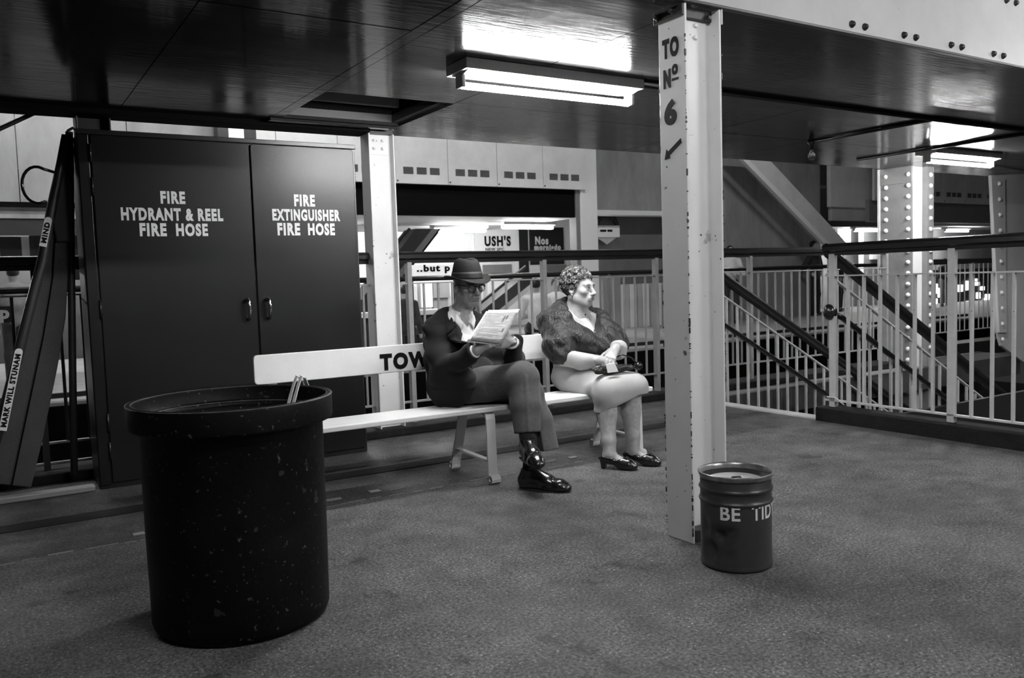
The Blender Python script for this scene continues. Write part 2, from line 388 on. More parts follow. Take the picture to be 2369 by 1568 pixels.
ra = thing('railing', 'long cream railing with black handrail running behind the bench', 'railing', (2.66, 5.66, .055))
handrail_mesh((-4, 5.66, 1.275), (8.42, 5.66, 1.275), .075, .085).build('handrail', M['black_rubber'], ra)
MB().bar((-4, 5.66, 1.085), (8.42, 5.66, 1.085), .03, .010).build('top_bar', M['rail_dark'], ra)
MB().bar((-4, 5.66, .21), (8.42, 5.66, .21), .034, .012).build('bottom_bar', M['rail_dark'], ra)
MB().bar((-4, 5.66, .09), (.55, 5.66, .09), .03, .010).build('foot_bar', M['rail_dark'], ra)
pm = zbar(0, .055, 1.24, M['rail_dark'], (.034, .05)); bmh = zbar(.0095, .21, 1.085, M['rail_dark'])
pmd = zbar(0, .055, 1.24, M['dark'], (.034, .05)); bmd = zbar(.0095, .21, 1.085, M['dark'])  # dark copies for the left end, the shade there put into their colour
for k in range(-3, 6):
    X = 2.66+1.2*k
    if X > 8.4: X = 8.40
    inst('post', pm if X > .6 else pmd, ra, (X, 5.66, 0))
    for j in range(1, 10):
        xb = 2.66+1.2*k+.12*j
        if .75 < xb < 1.95 or xb > 8.38: continue
        if xb < -.3: continue
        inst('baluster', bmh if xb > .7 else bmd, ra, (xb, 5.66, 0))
MB().bar((-.2, 5.72, .55), (2.0, 5.72, .55), .02, .1).build('ledger', M['dark'], ra) if False else None

rb = thing('railing', 'near cream railing on a dark kerb at right, guarding the stairs', 'railing', (5.17, 3.0, .10))
handrail_mesh((5.17, -2.4, 1.232), (5.17, 3.965, 1.232), .075, .085).build('handrail', M['black_rubber'], rb)
MB().tube([(5.17, 3.95, 1.245), (5.17, 3.985, 1.24)], [.036, .02], 12).build('rail_end', M['black_rubber'], rb, smooth=True)
MB().bar((5.17, -2.4, 1.045), (5.17, 3.96, 1.045), .03, .010).build('top_bar', M['rail'], rb)
MB().bar((5.17, -2.4, .145), (5.17, 3.96, .145), .034, .012).build('bottom_bar', M['rail'], rb)
pmb = zbar(0, .10, 1.20, M['rail'], (.034, .046)); pmw = zbar(0, .09, 1.2, M['rail'], (.05, .034)); bmb = zbar(0, .15, 1.045, M['rail'], (.022, .016))
for k in range(0, 6):
    Y = 3.90-.88*k
    inst('post', pmb, rb, (5.17, Y, 0))
    for j in range(1, 7): inst('baluster', bmb, rb, (5.17, Y-.1257*j, 0))
MB().tube([(5.17, 3.95, .15), (5.14, 3.93, .17), (5.14, 3.86, .17), (5.16, 3.80, .12)], .006, 6).build('loose_wire', M['rail'], rb, smooth=True)

# ---------------------------------------------------------------- the stairs going down, with their two balustrades
TAN = .545
st = thing('staircase', 'dark flight of steps going down behind the near railing', 'stairs', (5.17, 4.65, 0))
for k in range(18):
    x0 = 5.2+k*.275; z = -.15*(k+1)
    MB().box((x0-.02, 4.0, z-.04), (x0+.29, 5.30, z)).box((x0-.02, 4.0, z-.15), (x0, 5.30, z)).build('step', M['grey'], st)
for Yb in (3.965, 5.315):
    MB().prism([(5.2, Yb, -.02), (5.2+5, Yb, -.02-5*TAN), (5.2+5, Yb, -.34-5*TAN), (5.2, Yb, -.34)], (0, .03, 0)).build('stringer', M['dark'], st)
struct('wall_stairwell', MB().box((5.25, 3.80, -3.5), (10.8, 3.84, -.02)), M['dark'])
def stair_rail(Y, label, m):
    t = thing('stair_rail', label, 'railing', (5.2, Y, 0)); L_ = 4.6
    def Z(x, h): return h-(x-5.2)*TAN
    handrail_mesh((5.2, Y, Z(5.2, 1.225)), (5.2+L_, Y, Z(5.2+L_, 1.225)), .07, .085).build('handrail', M['black_rubber'], t)
    MB().bar((5.2, Y, Z(5.2, 1.06)), (5.2+L_, Y, Z(5.2+L_, 1.06)), .03, .012).build('top_bar', m, t)
    lo = .78
    MB().tube([(5.17, Y-.05, lo), (5.3, Y-.05, Z(5.3, lo+.01)), (5.2+L_, Y-.05, Z(5.2+L_, lo))], .021, 10).build('lower_handrail', M['black_rubber'], t, smooth=True)
    MB().lathe([(.0001, -.06), (.03, -.052), (.047, -.025), (.05, 0), (.045, .03), (.028, .052), (.0001, .06)], (5.165, Y-.05, lo+.005), 16).build('ball_end', M['black_rubber'], t, smooth=True)
    me = MB().box((-.009, -.009, -.02), (.009, .009, 1.06)).mesh('bar'); me.materials.append(m)
    k = 0; x = 5.30
    while x < 5.2+L_-.05:
        o = inst('baluster', me, t, (x, Y, Z(x, 0))); x += .132
    return t
stair_rail(3.97, 'near sloping balustrade of the stairs, partly behind the near railing', M['rail'])
stair_rail(5.30, 'far sloping balustrade of the stairs, next to the lettered pillar', M['rail'])
# ---------------------------------------------------------------- fire cabinet
cb = thing('fire_cabinet', 'tall dark two-door fire cabinet lettered for hydrant, hose reel and extinguisher', 'cabinet', (1.28, 5.30, 0))
c0, c1, yb, yf, zt = .483, 2.073, 5.47, 5.145, 1.975
def rounded(x0, x1, z0, z1, r, y, n=5):
    p = [(x0, y, z0), (x1, y, z0)]
    for cx, cz, a0 in ((x1-r, z1-r, 0), (x0+r, z1-r, math.pi/2)):
        for i in range(n+1):
            a = a0+math.pi/2*i/n; p.append((cx+r*math.cos(a), y, cz+r*math.sin(a)))
    return p
MB().prism(rounded(c0, c1, .0, zt, .03, yf), (0, yb-yf, 0)).build('body', M['red_side'], cb, bevel=.003)
MB().prism(rounded(c0-.004, c1+.004, 1.952, zt+.004, .012, yf-.016), (0, .05, 0)).build('top_rim', M['red_side'], cb, bevel=.003)
ld = MB().prism(rounded(.548, 1.399, .03, 1.950, .012, 5.128), (0, .018, 0)).build('door', M['red'], cb, bevel=.004)
rd = MB().prism(rounded(1.407, 2.058, .03, 1.950, .022, 5.128), (0, .018, 0)).build('door', M['red'], cb, bevel=.004)
MB().box((.486, 5.132, .02), (.540, 5.146, 1.95)).build('hinge_stile', M['red'], cb, bevel=.003)
for z in (.16, .32, .95, 1.62, 1.80): MB().tube([(.545, 5.127, z), (.545, 5.127, z+.10)], .006, 8).build('hinge', M['red_side'], cb, smooth=True)
for x, d in ((1.340, ld), (1.462, rd)):
    h = MB().tube([(x-.004, 5.128, 1.018), (x-.004, 5.095, 1.022), (x+.001, 5.085, 1.012), (x+.006, 5.088, .96), (x+.006, 5.094, .92), (x+.004, 5.112, .905), (x+.004, 5.128, .912)], [.011, .012, .012, .010, .009, .010, .010], 12).build('handle', M['chrome'], d, smooth=True)
    MB().lathe([(.0001, .006), (.013, .006), (.016, 0)], n=16).build('rose', M['chrome'], d) if False else None
for x0, x1, z0, z1, s, d in ((.889, 1.022, 1.584, 1.655, 'FIRE', ld), (.678, 1.229, 1.487, 1.560, 'HYDRANT & REEL', ld), (.769, .911, 1.400, 1.474, 'FIRE', ld), (.962, 1.138, 1.400, 1.474, 'HOSE', ld),
                          (1.659, 1.791, 1.583, 1.656, 'FIRE', rd), (1.520, 1.951, 1.494, 1.566, 'EXTINGUISHER', rd), (1.547, 1.688, 1.405, 1.481, 'FIRE', rd), (1.738, 1.912, 1.405, 1.481, 'HOSE', rd)):
    lettering(s, (x0, 5.1285, z0), (1, 0, 0), (0, 0, 1), x1-x0, z1-z0, M['letter_white'], d, .05, .0015)
for k in range(5): MB().box((c1, 5.17, 1.76+.018*k), (c1+.012, 5.30, 1.767+.018*k)).build('louvre', M['dark'], cb)
box('plinth', (c0+.02, 5.16, -.001), (c1-.02, 5.46, .03), M['black'], cb)

# ---------------------------------------------------------------- bench
bn = thing('bench', 'long white slatted bench with a lettered backrest, holding the two sitters', 'bench', (2.28, 4.1, 0))
B0, B1 = 1.171, 3.42
def rr(x0, x1, z0, z1, r, y):
    p = []
    for cx, cz, a0 in ((x1-r, z1-r, 0), (x0+r, z1-r, 90), (x0+r, z0+r, 180), (x1-r, z0+r, 270)):
        for i in range(5):
            a = math.radians(a0+22.5*i); p.append((cx+r*math.cos(a), y, cz+r*math.sin(a)))
    return p
bk = MB().prism(rr(B0, B1, .585, .740, .022, 4.415), (0, .028, 0)).build('backrest', M['bench'], bn, bevel=.004)
lettering('TOWN', (1.876, 4.4145, .600), (1, 0, 0), (0, 0, 1), .395, .096, M['letter_black'], bk, .06, .0015)
for y0, y1, z in ((3.865, 3.965, .415), (3.970, 4.070, .411), (4.075, 4.165, .408)):
    MB().box((B0, y0, z-.028), (B1, y1, z)).build('seat_slat', M['bench'], bn, bevel=.006)
def strap(pts, w, t=.012):
    mb = MB(); n = len(pts)
    for i in range(n-1):
        a, b = Vector(pts[i]), Vector(pts[i+1]); d = (b-a).normalized(); mb.bar(a-d*.003, b+d*.003, t, w, (1, 0, 0))
    return mb
def curl(y, z, r, a0, a1, x, n=9):
    return [(x, y+r*math.cos(math.radians(a0+(a1-a0)*i/(n-1))), z+r*math.sin(math.radians(a0+(a1-a0)*i/(n-1)))) for i in range(n)]
for x in (1.27, 2.272, 3.305):
    fr = [(x, 4.0, .378), (x, 3.91, .378), (x, 3.888, .368), (x, 3.880, .345), (x, 3.872, .03)]+curl(3.856, .022, .018, 10, -300, x)
    strap(fr, .056).build('leg', M['bench'], bn)
    bc = [(x, 4.0, .372), (x, 4.12, .376), (x, 4.165, .36), (x, 4.185, .33), (x, 4.295, .03)]+curl(4.312, .022, .018, 170, 480, x)
    strap(bc, .056).build('leg', M['bench'], bn)
    strap([(x, 3.876, .115), (x, 4.258, .125)], .034).build('stretcher', M['bench'], bn)
    strap([(x, 4.15, .375), (x, 4.30, .40), (x, 4.36, .44), (x, 4.445, .60), (x, 4.452, .72)], .045, .010).build('back_support', M['bench'], bn)

# ---------------------------------------------------------------- big black bin and its strip of tape
BC = (.677, 2.845, 0)
bb = thing('rubber_bin', 'large black round open bin with a thick rim in the left foreground', 'bin', BC)
MB().lathe([(.0001, 0), (.262, 0), (.276, .006), (.284, .025), (.288, .30), (.290, .655), (.300, .668), (.278, .668), (.275, .30), (.270, .035), (.0001, .03)], BC, 72).build('body', M['bin'], bb, smooth=True)
rim_ = MB().lathe([(.289, .655), (.318, .657), (.3225, .660), (.324, .665), (.3245, .729), (.323, .735), (.319, .7375), (.311, .7375), (.308, .735), (.307, .729), (.306, .692), (.303, .688), (.286, .684), (.277, .668)], BC, 72, closed=True).build('rim', M['bin'], bb, smooth=True)
wr = mat('scuffed_rubber_edge', .10, .5, .9, 14)
for r_, z_ in ((.3242, .7345), (.3078, .7352), (.2865, .6845)):
    MB().tube([(BC[0]+r_*math.cos(2*math.pi*k/72), BC[1]+r_*math.sin(2*math.pi*k/72), z_) for k in range(72)], .0014, 6, closed=True).build('worn_edge', wr, rim_, smooth=True)
ts = thing('tape_strip', 'pale plastic strip hanging over the rim of the big black bin', 'strip', (.92, 2.98, .74))
a_ = math.atan2(.11, .245); cx, cy = BC[0]+.300*math.cos(a_), BC[1]+.300*math.sin(a_)
pts = [(cx-.055, cy-.045, .675), (cx-.038, cy-.032, .715), (cx-.02, cy-.016, .750), (cx-.006, cy-.006, .772), (cx+.008, cy+.006, .768), (cx+.016, cy+.012, .748), (cx+.022, cy+.016, .735)]
for off in (-.012, .012):
    o_ = Vector((-math.sin(a_), math.cos(a_), 0))*off
    mb = MB(); q = [Vector(p)+o_ for p in pts]
    for i in range(len(q)-1): mb.bar(q[i], q[i+1], .016, .003, (math.cos(a_), math.sin(a_), .3))
    mb.build('strip', M['letter_white'], ts)

# ---------------------------------------------------------------- small drum lettered BE TIDY
DC = Vector((2.352, 2.207, 0)); dv = Vector((-.729, -.684, 0)); dr = Vector((.684, -.729, 0))
dm = thing('litter_drum', 'small dented grey litter drum lettered BE TIDY beside the front pillar', 'bin', DC)
prof = [(.0001, 0), (.124, 0), (.130, .004), (.1325, .012), (.1295, .02)]
prof += [(.1305, .03+.0105*i) for i in range(20)]
prof += [(.131, .235), (.131, .243), (.1345, .247), (.1365, .251), (.1345, .256), (.1305, .260), (.1305, .288), (.134, .292), (.1365, .296), (.134, .301), (.1305, .306), (.1305, .33), (.128, .335), (.127, .30), (.0001, .298)]
mb = MB().lathe([(r, z) for r, z in prof], (0, 0, 0), 80)
vs = []
for x, y, z in mb.v:                                            # dents on the side facing left
    p = Vector((x, y, 0)); r = p.length
    if r > .12 and z < .29:
        th = math.atan2(p.dot(dr), p.dot(dv)); 
        for t0, z0, wt, wz, dp in ((-.45, .130, .30, .034, .034), (-.80, .070, .28, .040, .030), (-.12, .150, .16, .022, .013), (-1.0, .15, .2, .05, .012), (-.30, .06, .25, .03, .012)):
            e = ((th-t0)/wt)**2+((z-z0)/wz)**2; r -= dp*math.exp(-e*1.4)
        p = p.normalized()*r
    vs.append((p.x+DC.x, p.y+DC.y, z))
mb.v = vs
mb.build('body', M['drum'], dm, smooth=True)
MB().lathe([(.1285, .326), (.134, .340), (.1385, .350), (.139, .355), (.136, .357), (.132, .352), (.128, .338)], DC, 64, closed=True).build('rim', M['drum_metal'], dm, smooth=True)
MB().lathe([(.126, .312), (.105, .322), (.06, .328), (.0001, .330)], DC, 48).build('lid', mat('pale_drum_lid', .5, .4, .4, 14), dm, smooth=True)
MB().tube([DC+dv*.05-dr*.02+Vector((0, 0, .325)), DC+dv*.052-dr*.01+Vector((0, 0, .340)), DC+dv*.05+dr*.015+Vector((0, 0, .342)), DC+dv*.048+dr*.028+Vector((0, 0, .326))], .004, 8).build('lid_handle', M['dark'], dm, smooth=True)
def drum_bend(th0):
    def f(u, v, d):
        th = th0+u/.131; p = DC+(dv*math.cos(th)+dr*math.sin(th))*(.1312+d); return Vector((p.x, p.y, v))
    return f
for s, th0, w_, in (('BE', -.43, .072), ('TIDY', .44, .145)):
    g = drum_bend(th0)
    lettering(s, (0, 0, 0), (1, 0, 0), (0, 0, 1), w_, .052, M['letter_white'], dm, .02, .0008, bend=lambda u, v, d, g=g: g(u, v+.196, d))

# ---------------------------------------------------------------- fluorescent lamps
def make_lamp(name, label, L=1.12, tm=None, group=None):
    t = thing(name, label, 'lamp', (0, 0, 0), group); h = L/2
    MB().box((-h, -.105, -.052), (h, .105, 0)).build('housing', M['fixture'], t, bevel=.003)
    MB().prism([(-h+.02, -.088, -.053), (-h+.02, -.02, -.070), (-h+.02, .02, -.070), (-h+.02, .088, -.053)], (L-.04, 0, 0)).build('reflector', M['white'], t)
    for s in (-1, 1):
        MB().box((s*(h-.012), -.035, -.125), (s*(h-.032), .035, -.05)).build('lampholder', M['fixture'], t, bevel=.004)
    MB().tube([(-h+.03, 0, -.112), (h-.03, 0, -.112)], .0175, 12).build('tube', tm or M['tube'], t, smooth=True)
    return t
l1 = make_lamp('fluorescent_lamp', 'bright fluorescent batten lamp on the ceiling left of the lettered pillar')
l1.location = (2.60, 3.70, 2.168)
l2 = copy_tree(l1); l2['label'] = 'fluorescent batten lamp on the ceiling above the riveted column at right'; l2.location = (7.99, 4.60, 2.168)
for i, (x, y, z, lab) in enumerate(((5.0, .4, 2.78, 'fluorescent lamp on the high ceiling behind the viewer, to the right'), (1.0, .9, 2.78, 'added unseen fluorescent lamp on the high ceiling above the viewer'), (3.9, -1.6, 2.78, 'fluorescent lamp on the high ceiling far behind the viewer'),
                               (7.6, 1.2, 2.78, 'fluorescent lamp on the high ceiling out to the right'))):
    l = copy_tree(l1); l['label'] = lab; l.location = (x, y, z)
    if x < 2: l.scale = (.75, 1, 1)  # lamp added for the pillar's lettered face, shortened to dim it

# conduits along the ceiling and the bare bulb
def conduit(lab, pts, r=.012):
    o = MB().tube(pts, r, 8).build('conduit', M['conduit'], None, pts[0], smooth=True); setp(o, lab, 'conduit', 'ceiling conduits')
conduit('black conduit running along the ceiling to the right of the lettered pillar', [(2.62, 3.62, 2.155), (10.5, 3.62, 2.155)], .014)
conduit('black conduit crossing the ceiling to the bare bulb', [(5.96, 3.62, 2.157), (5.96, 4.72, 2.157)], .012)
conduit('black conduit crossing the ceiling beside the far fluorescent lamp', [(7.40, 3.62, 2.157), (7.40, 5.3, 2.157)], .012)
conduit('thin black cable running along the ceiling from the bright lamp to the pillar', [(3.20, 3.70, 2.158), (3.7, 3.68, 2.158)], .008)
bu = thing('bare_bulb', 'bare clear light bulb in a black holder under the ceiling', 'bulb', (5.96, 4.70, 2.168))
MB().lathe([(.032, 0), (.032, -.018), (.020, -.028), (.019, -.075), (.0001, -.075)], (5.96, 4.70, 2.166), 16).build('holder', M['conduit'], bu, smooth=True)
gl = mat('bulb_glass', .9, .05); gl.node_tree.nodes['Principled BSDF'].inputs['Transmission Weight'].default_value = .9
MB().lathe([(.014, -.075), (.018, -.088), (.030, -.108), (.032, -.125), (.026, -.145), (.012, -.157), (.0001, -.159)], (5.96, 4.70, 2.166), 18).build('glass', gl, bu, smooth=True)

# ---------------------------------------------------------------- folded carrying stretcher leaning left of the cabinet
sr = thing('folded_stretcher', 'dark folded canvas stretcher leaning against the railing left of the fire cabinet', 'stretcher', tuple(at(60, 1128, 5.30)))
def pl(pts, Y): return [at(x, y, Y) for x, y in pts]
board = MB().prism(pl([(-45, 1116), (72, 1128), (100, 1010), (133, 850), (152, 735), (160, 600), (163, 520), (140, 430), (122, 470), (98, 610), (58, 800), (10, 980)], 5.29), (0, .07, 0)).build('canvas_board', mat('dark_canvas', .035, .6, .2, 9, .2, 120), sr, bevel=.006)
MB().tube(pl([(27, 1124), (62, 960), (100, 780), (122, 640), (130, 500)], 5.285), .004, 6).build('seam', M['black'], board, smooth=True)
pole = MB().tube(pl([(150, 312), (140, 380), (120, 480), (98, 600), (62, 740), (22, 900), (-20, 1060)], 5.26), [.016, .022, .026, .026, .026, .026, .024], 12).build('pole', mat('dark_stretcher_pole', .03, .4, .2, 12), sr, smooth=True)
MB().tube(pl([(160, 305), (162, 400), (164, 560), (166, 700), (168, 860), (172, 1098)], 5.31), .020, 10).build('pole', M['dark'], sr, smooth=True)
MB().prism(pl([(140, 335), (158, 316), (156, 400), (170, 430), (174, 560), (130, 560), (115, 480)], 5.27), (0, .05, 0)).build('head_wrap', M['dark'], sr, bevel=.008)
c_ = at(86, 428, 5.24); ring = []
for i in range(15):
    a = math.radians(62+i*16.6); ring.append(c_+RT*(.082*math.cos(a))+Vector((0, 0, 1))*(.098*math.sin(a)))
ring = [at(124, 398, 5.25)]+ring+[at(106, 466, 5.25)]
MB().tube(ring, .008, 10).build('loop_handle', M['black_rubber'], sr, smooth=True)
MB().tube(pl([(152, 318), (158, 302), (168, 296), (177, 302), (178, 330), (176, 355), (174, 335)], 5.26), .008, 8).build('hook', M['dark'], sr, smooth=True)
MB().prism(pl([(150, 350), (157, 325), (170, 340), (172, 400), (166, 415), (151, 405)], 5.33), (0, .01, 0)).build('webbing', M['paint_far'], sr)
def plate(p0, p1, w, txt, h):
    a, b = at(*p0, 5.232), at(*p1, 5.232); d = (b-a).normalized(); s = d.cross(Vector((0, -1, 0))).normalized(); n = s.cross(d).normalized()
    L_ = (b-a).length; q = MB(); pts = []
    for i in range(9):
        t = math.radians(-90+22.5*i); pts.append(b-d*w/2+d*(math.cos(t)*w/2)-s*(math.sin(t)*w/2)*-1)
    poly = [a-s*w/2, a+s*w/2]+[b-d*w/2+d*(w/2*math.sin(math.radians(22.5*i)))+s*(w/2*math.cos(math.radians(22.5*i))) for i in range(9)]
    lab = q.prism(poly, (0, .006, 0)).build('label_plate', M['letter_white'], pole)
    up = -s if False else s
    lettering(txt, a+d*.02-Vector((0, .0015, 0))+s*(-w*.36), d, s, L_-.05, w*.72, M['letter_black'], pole, .05, .001) if False else lettering(txt, a+d*.02-Vector((0, .0015, 0))+s*(w*.36), d, -s, L_-.05, w*.72, M['letter_black'], pole, .05, .001)
plate((6, 996), (45, 806), .038, 'MARK WILL STUNAM', .03)
plate((99, 570), (113, 502), .036, 'MIND', .03)
# ---------------------------------------------------------------- the well and the gallery across it
struct('floor_lower', MB().box((-10, 5.8, -3.8), (34, 24, -3.6)), M['dark'])
struct('floor_gallery', MB().box((-8, 9.5, -.05), (34, 22, 0)), M['light_floor'])
struct('trim_9', MB().box((-8, 9.44, -.7), (34, 9.52, -.03)), M['black'])
struct('wall_gallery_back', MB().box((4.6, 16.6, 0), (12.6, 16.8, 4.2)), M['white'])
struct('wall_gallery_left', MB().box((-8, 15.6, 0), (4.6, 15.8, 4.2)), mat('dim_gallery_wall', .05, .6, .3, 2))
struct('wall_gallery_right', MB().box((12.6, 13.25, 0), (17.1, 13.4, 4.6)), M['wall_far'])
struct('wall_gallery_upper', MB().box((9.3, 13.0, 2.36), (12.6, 13.3, 4.6)), M['wall_far'])
struct('wall_gallery_recess', MB().box((10.15, 13.6, 0), (12.6, 13.7, 2.4)), mat('dim_recess_wall', .16, .6, .2, 2))
struct('trim_10', MB().box((9.3, 12.93, 2.27), (12.6, 13.3, 2.36)), M['white'])
struct('wall_gallery_far', MB().box((17.1, 15.0, 0), (34, 15.2, 4.6)), M['wall_far'])
struct('ceiling_gallery', MB().box((-8, 12.0, 2.16), (9.3, 16.6, 2.24)).box((16.3, 13.42, 2.16), (34, 15.0, 2.24)), M['paint_far'])
struct('trim_11', MB().box((-8, 11.93, 2.12), (9.0, 12.03, 2.62)), M['black'])
struct('trim_12', MB().box((-8, 11.90, 3.9), (34, 24, 4.6)), M['black'])
struct('trim_13', MB().box((17.1, 11.93, 2.12), (34, 12.03, 2.62)), M['grey'])
struct('ceiling_well', MB().box((-8, 5.8, 4.6), (34, 24, 4.7)), M['grey'])
struct('wall_left', MB().box((-8.2, 5.8, -3.6), (-8, 24, 4.6)), M['grey'])

# fascia panels with louvred vents
fs = thing('fascia', 'long pale panelled fascia with louvred vents across the well', 'fascia', (5.4, 11.8, 2.59))
vm = MB()
for k in range(7): vm.box((0, 0, .003+.0155*k), (.165, .012, .011+.0155*k))
vme = vm.mesh('vent'); vme.materials.append(M['vent'])
sm = MB().lathe([(.0001, .012), (.012, .01), (.014, 0)], n=8).mesh('screw'); sm.materials.append(M['dark'])
def fascia_run(x0, n, root, vents):
    for k in range(n):
        a = x0+.9*k; p = MB().box((a+.004, 11.8, 2.59), (a+.896, 11.86, 3.9)).build('panel', M['fascia'], root, bevel=.004)
        if a > vents:
            for j in range(3): 
                o = inst('vent', vme, p, (a+.13+.225*j, 11.79, 2.735))
            inst('screw', sm, p, (a+.03, 11.8, 2.63), (math.pi/2, 0, 0))
fascia_run(-5.4, 16, fs, 3.0)
box('underside', (-5.4, 11.81, 2.60), (9.0, 11.93, 2.615), M['fascia'], fs)
f2 = thing('fascia', 'pale vented fascia glimpsed beyond the riveted column at right', 'fascia', (18, 11.8, 2.59))
fascia_run(17.1, 8, f2, 17)
pn = thing('panel', 'lower grey panel below the fascia at the far left', 'panel', (-1, 11.9, 2.19))
for k in range(5): box('board', (-3.2+1.22*k, 11.70, 2.19), (-1.99+1.22*k, 11.75, 4.2), M['wall_far'], pn)
box('board_edge', (-3.2, 11.66, 2.13), (2.9, 11.8, 2.19), M['black'], pn)
box('lower_board', (-3.2, 11.72, 2.0), (2.9, 11.78, 2.13), M['wall_far'], pn)
box('dark_band', (-3.2, 11.74, 1.80), (2.9, 11.82, 2.0), M['dark'], pn)

# columns over there
def box_col(name, lab, a, b, m):
    o = MB().box(a, b).build(name, m, None, ((a[0]+b[0])/2, (a[1]+b[1])/2, a[2]), bevel=.01); setp(o, lab, 'pillar'); return o
cc_ = thing('gallery_column', 'white column at the right end of the vented fascia', 'pillar', (9.02, 12.0, 0))
box('shaft', (8.93, 11.88, 0), (9.30, 12.2, 3.9), M['white'], cc_, .01); box('edge_strip', (8.84, 11.90, 0), (8.92, 12.1, 2.6), M['grey'], cc_, .005); box('bead', (9.30, 11.95, 0), (9.34, 12.1, 3.9), M['paint_far'], cc_)
c3 = thing('gallery_column', 'pale column showing between fascia panels above the cabinet', 'pillar', (3.0, 11.5, 0))
for a, b, m in ((2.72, 2.86, M['dark']), (2.86, 3.06, M['white']), (3.06, 3.22, M['dark'])): box('facet', (a, 11.4, 0), (b, 11.6, 3.9), m, c3, .004)

# railing of the gallery
gr = thing('railing', 'dark handrail of the gallery across the well', 'railing', (6, 9.62, 0))
handrail_mesh((-6, 9.62, 1.132), (17, 9.62, 1.132), .07, .065).build('handrail', M['black_rubber'], gr)
MB().bar((-6, 9.62, .06), (17, 9.62, .06), .05, .05).build('bottom_bar', M['dark'], gr)
gp = zbar(0, 0, 1.11, M['rail_dark'], (.04, .04))
for k in range(11): inst('post', gp, gr, (-5.5+2.2*k, 9.62, 0))

# lamps over there
gl1 = make_lamp('fluorescent_lamp', 'left one of two glowing lamps above the bright posters', 1.2, M['tube_far']); gl1.location = (8.0, 14.6, 2.16)
for (x, y), lab in (((8.95, 13.6), 'right one of two glowing lamps above the bright posters'), ((5.0, 14.6), 'gallery lamp hidden behind the cream pillar'), ((1.0, 14.6), 'gallery lamp behind the fire cabinet'), ((-2.5, 14.6), 'gallery lamp at the far left'), ((at(2213, 520, 13.9).x, 13.9), 'glowing gallery lamp right of the riveted column'), ((at(2008, 520, 13.9).x, 13.9), 'glowing gallery lamp left of the riveted column')):
    l = copy_tree(gl1); l['label'] = lab; l.location = (x, y, 2.16)
wl0 = make_lamp('fluorescent_lamp', 'added unseen lamp high over the well above the cabinet', 1.2, M['tube_well'])  # unseen lamps added to brighten the fascia and the far panels
for (x, y), lab in (((2.5, 8.6), 'added unseen lamp high over the well above the cabinet'), ((7.2, 8.6), 'added unseen lamp high over the well above the bench'), ((-2.5, 8.6), 'added unseen lamp high over the well at the far left'), ((13.0, 8.6), 'added unseen lamp high over the well above the stairs'), ((.2, 9.9), 'added unseen lamp high over the well before the far left panels'), ((3.6, 9.9), 'added unseen lamp high over the well before the fascia')):
    l = wl0 if lab.endswith('cabinet') else copy_tree(wl0); l['label'] = lab; l.location = (x, y, 4.6)

# posters and shop fronts
def poster(name, lab, x0, y0, x1, y1, Y, m):
    a, b = at(x0, y1, Y), at(x1, y0, Y); t = thing(name, lab, 'poster', (a.x, Y, a.z))
    box('board', (a.x, Y, a.z), (b.x, Y+.04, b.z), m, t); return t
def ptext(s, x0, y0, x1, y1, Y, m, root, bold=.04):
    a, b = at(x0, y1, Y), at(x1, y0, Y); lettering(s, (a.x, Y-.004, a.z), (1, 0, 0), (0, 0, 1), b.x-a.x, b.z-a.z, m, root, bold, .004)
p1 = poster('shop_sign', "large white sign board reading USH'S above the handrail", 1100, 532, 1200, 606, 16.555, M['white'])
ptext("USH'S", 1121, 545, 1181, 570, 16.555, M['letter_black'], p1, .05); ptext('NEW SPC', 1123, 573, 1166, 580, 16.555, M['letter_black'], p1, .03)
a, b = at(1118, 632, 16.54), at(1184, 611, 16.54); box('picture', (a.x, 16.54, a.z), (b.x, 16.555, b.z), M['grey'], p1)
a_x, a_z, b_x = at(945, 641, 9.75).x, at(945, 641, 9.75).z, at(1062, 611, 9.75).x
p2 = poster('shop_sign', 'white sign strip reading ..but p beside the brim of the hat', 945, 611, 1062, 641, 9.75, mat('sign_added_glow', .85, .5, emit=.55))  # glow added to the board to make the strip bright
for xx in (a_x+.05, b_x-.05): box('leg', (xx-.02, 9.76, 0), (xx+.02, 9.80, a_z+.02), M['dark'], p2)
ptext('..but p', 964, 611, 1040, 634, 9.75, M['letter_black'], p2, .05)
p3 = poster('poster', 'black poster with white lettering right of the white sign', 1228, 526, 1303, 612, 16.555, M['poster_dark'])
ptext('Nos', 1238, 547, 1268, 566, 16.555, M['letter_white'], p3, .05); ptext('mornisdo', 1236, 565, 1297, 579, 16.555, M['letter_white'], p3, .06)
p4 = poster('door_panel', 'narrow dark panel between the white sign and the black poster', 1203, 528, 1221, 633, 16.555, M['dark'])
p5 = poster('poster', 'pale poster below the black one, by the pillar', 1265, 612, 1310, 632, 16.555, M['grey'])
p6 = poster('shop_sign', 'dark sign with white letters ap at the left edge', -60, 708, 24, 750, 9.8, M['dark'])
ptext('ap', -26, 716, 21, 748, 9.8, M['letter_white'], p6, .05)
p7 = poster('shop_window', 'bright shop window far left behind the stretcher', -60, 547, 74, 612, 14.0, M['white'])
a, b = at(2, 608, 13.95), at(48, 548, 13.95); box('shutter', (a.x, 13.9, a.z), (b.x, 13.98, b.z), M['dark'], p7)
a, b = at(74, 650, 13.95), at(190, 505, 13.95); box('frame', (a.x, 13.9, a.z), (b.x, 13.98, b.z), M['dark'], p7)
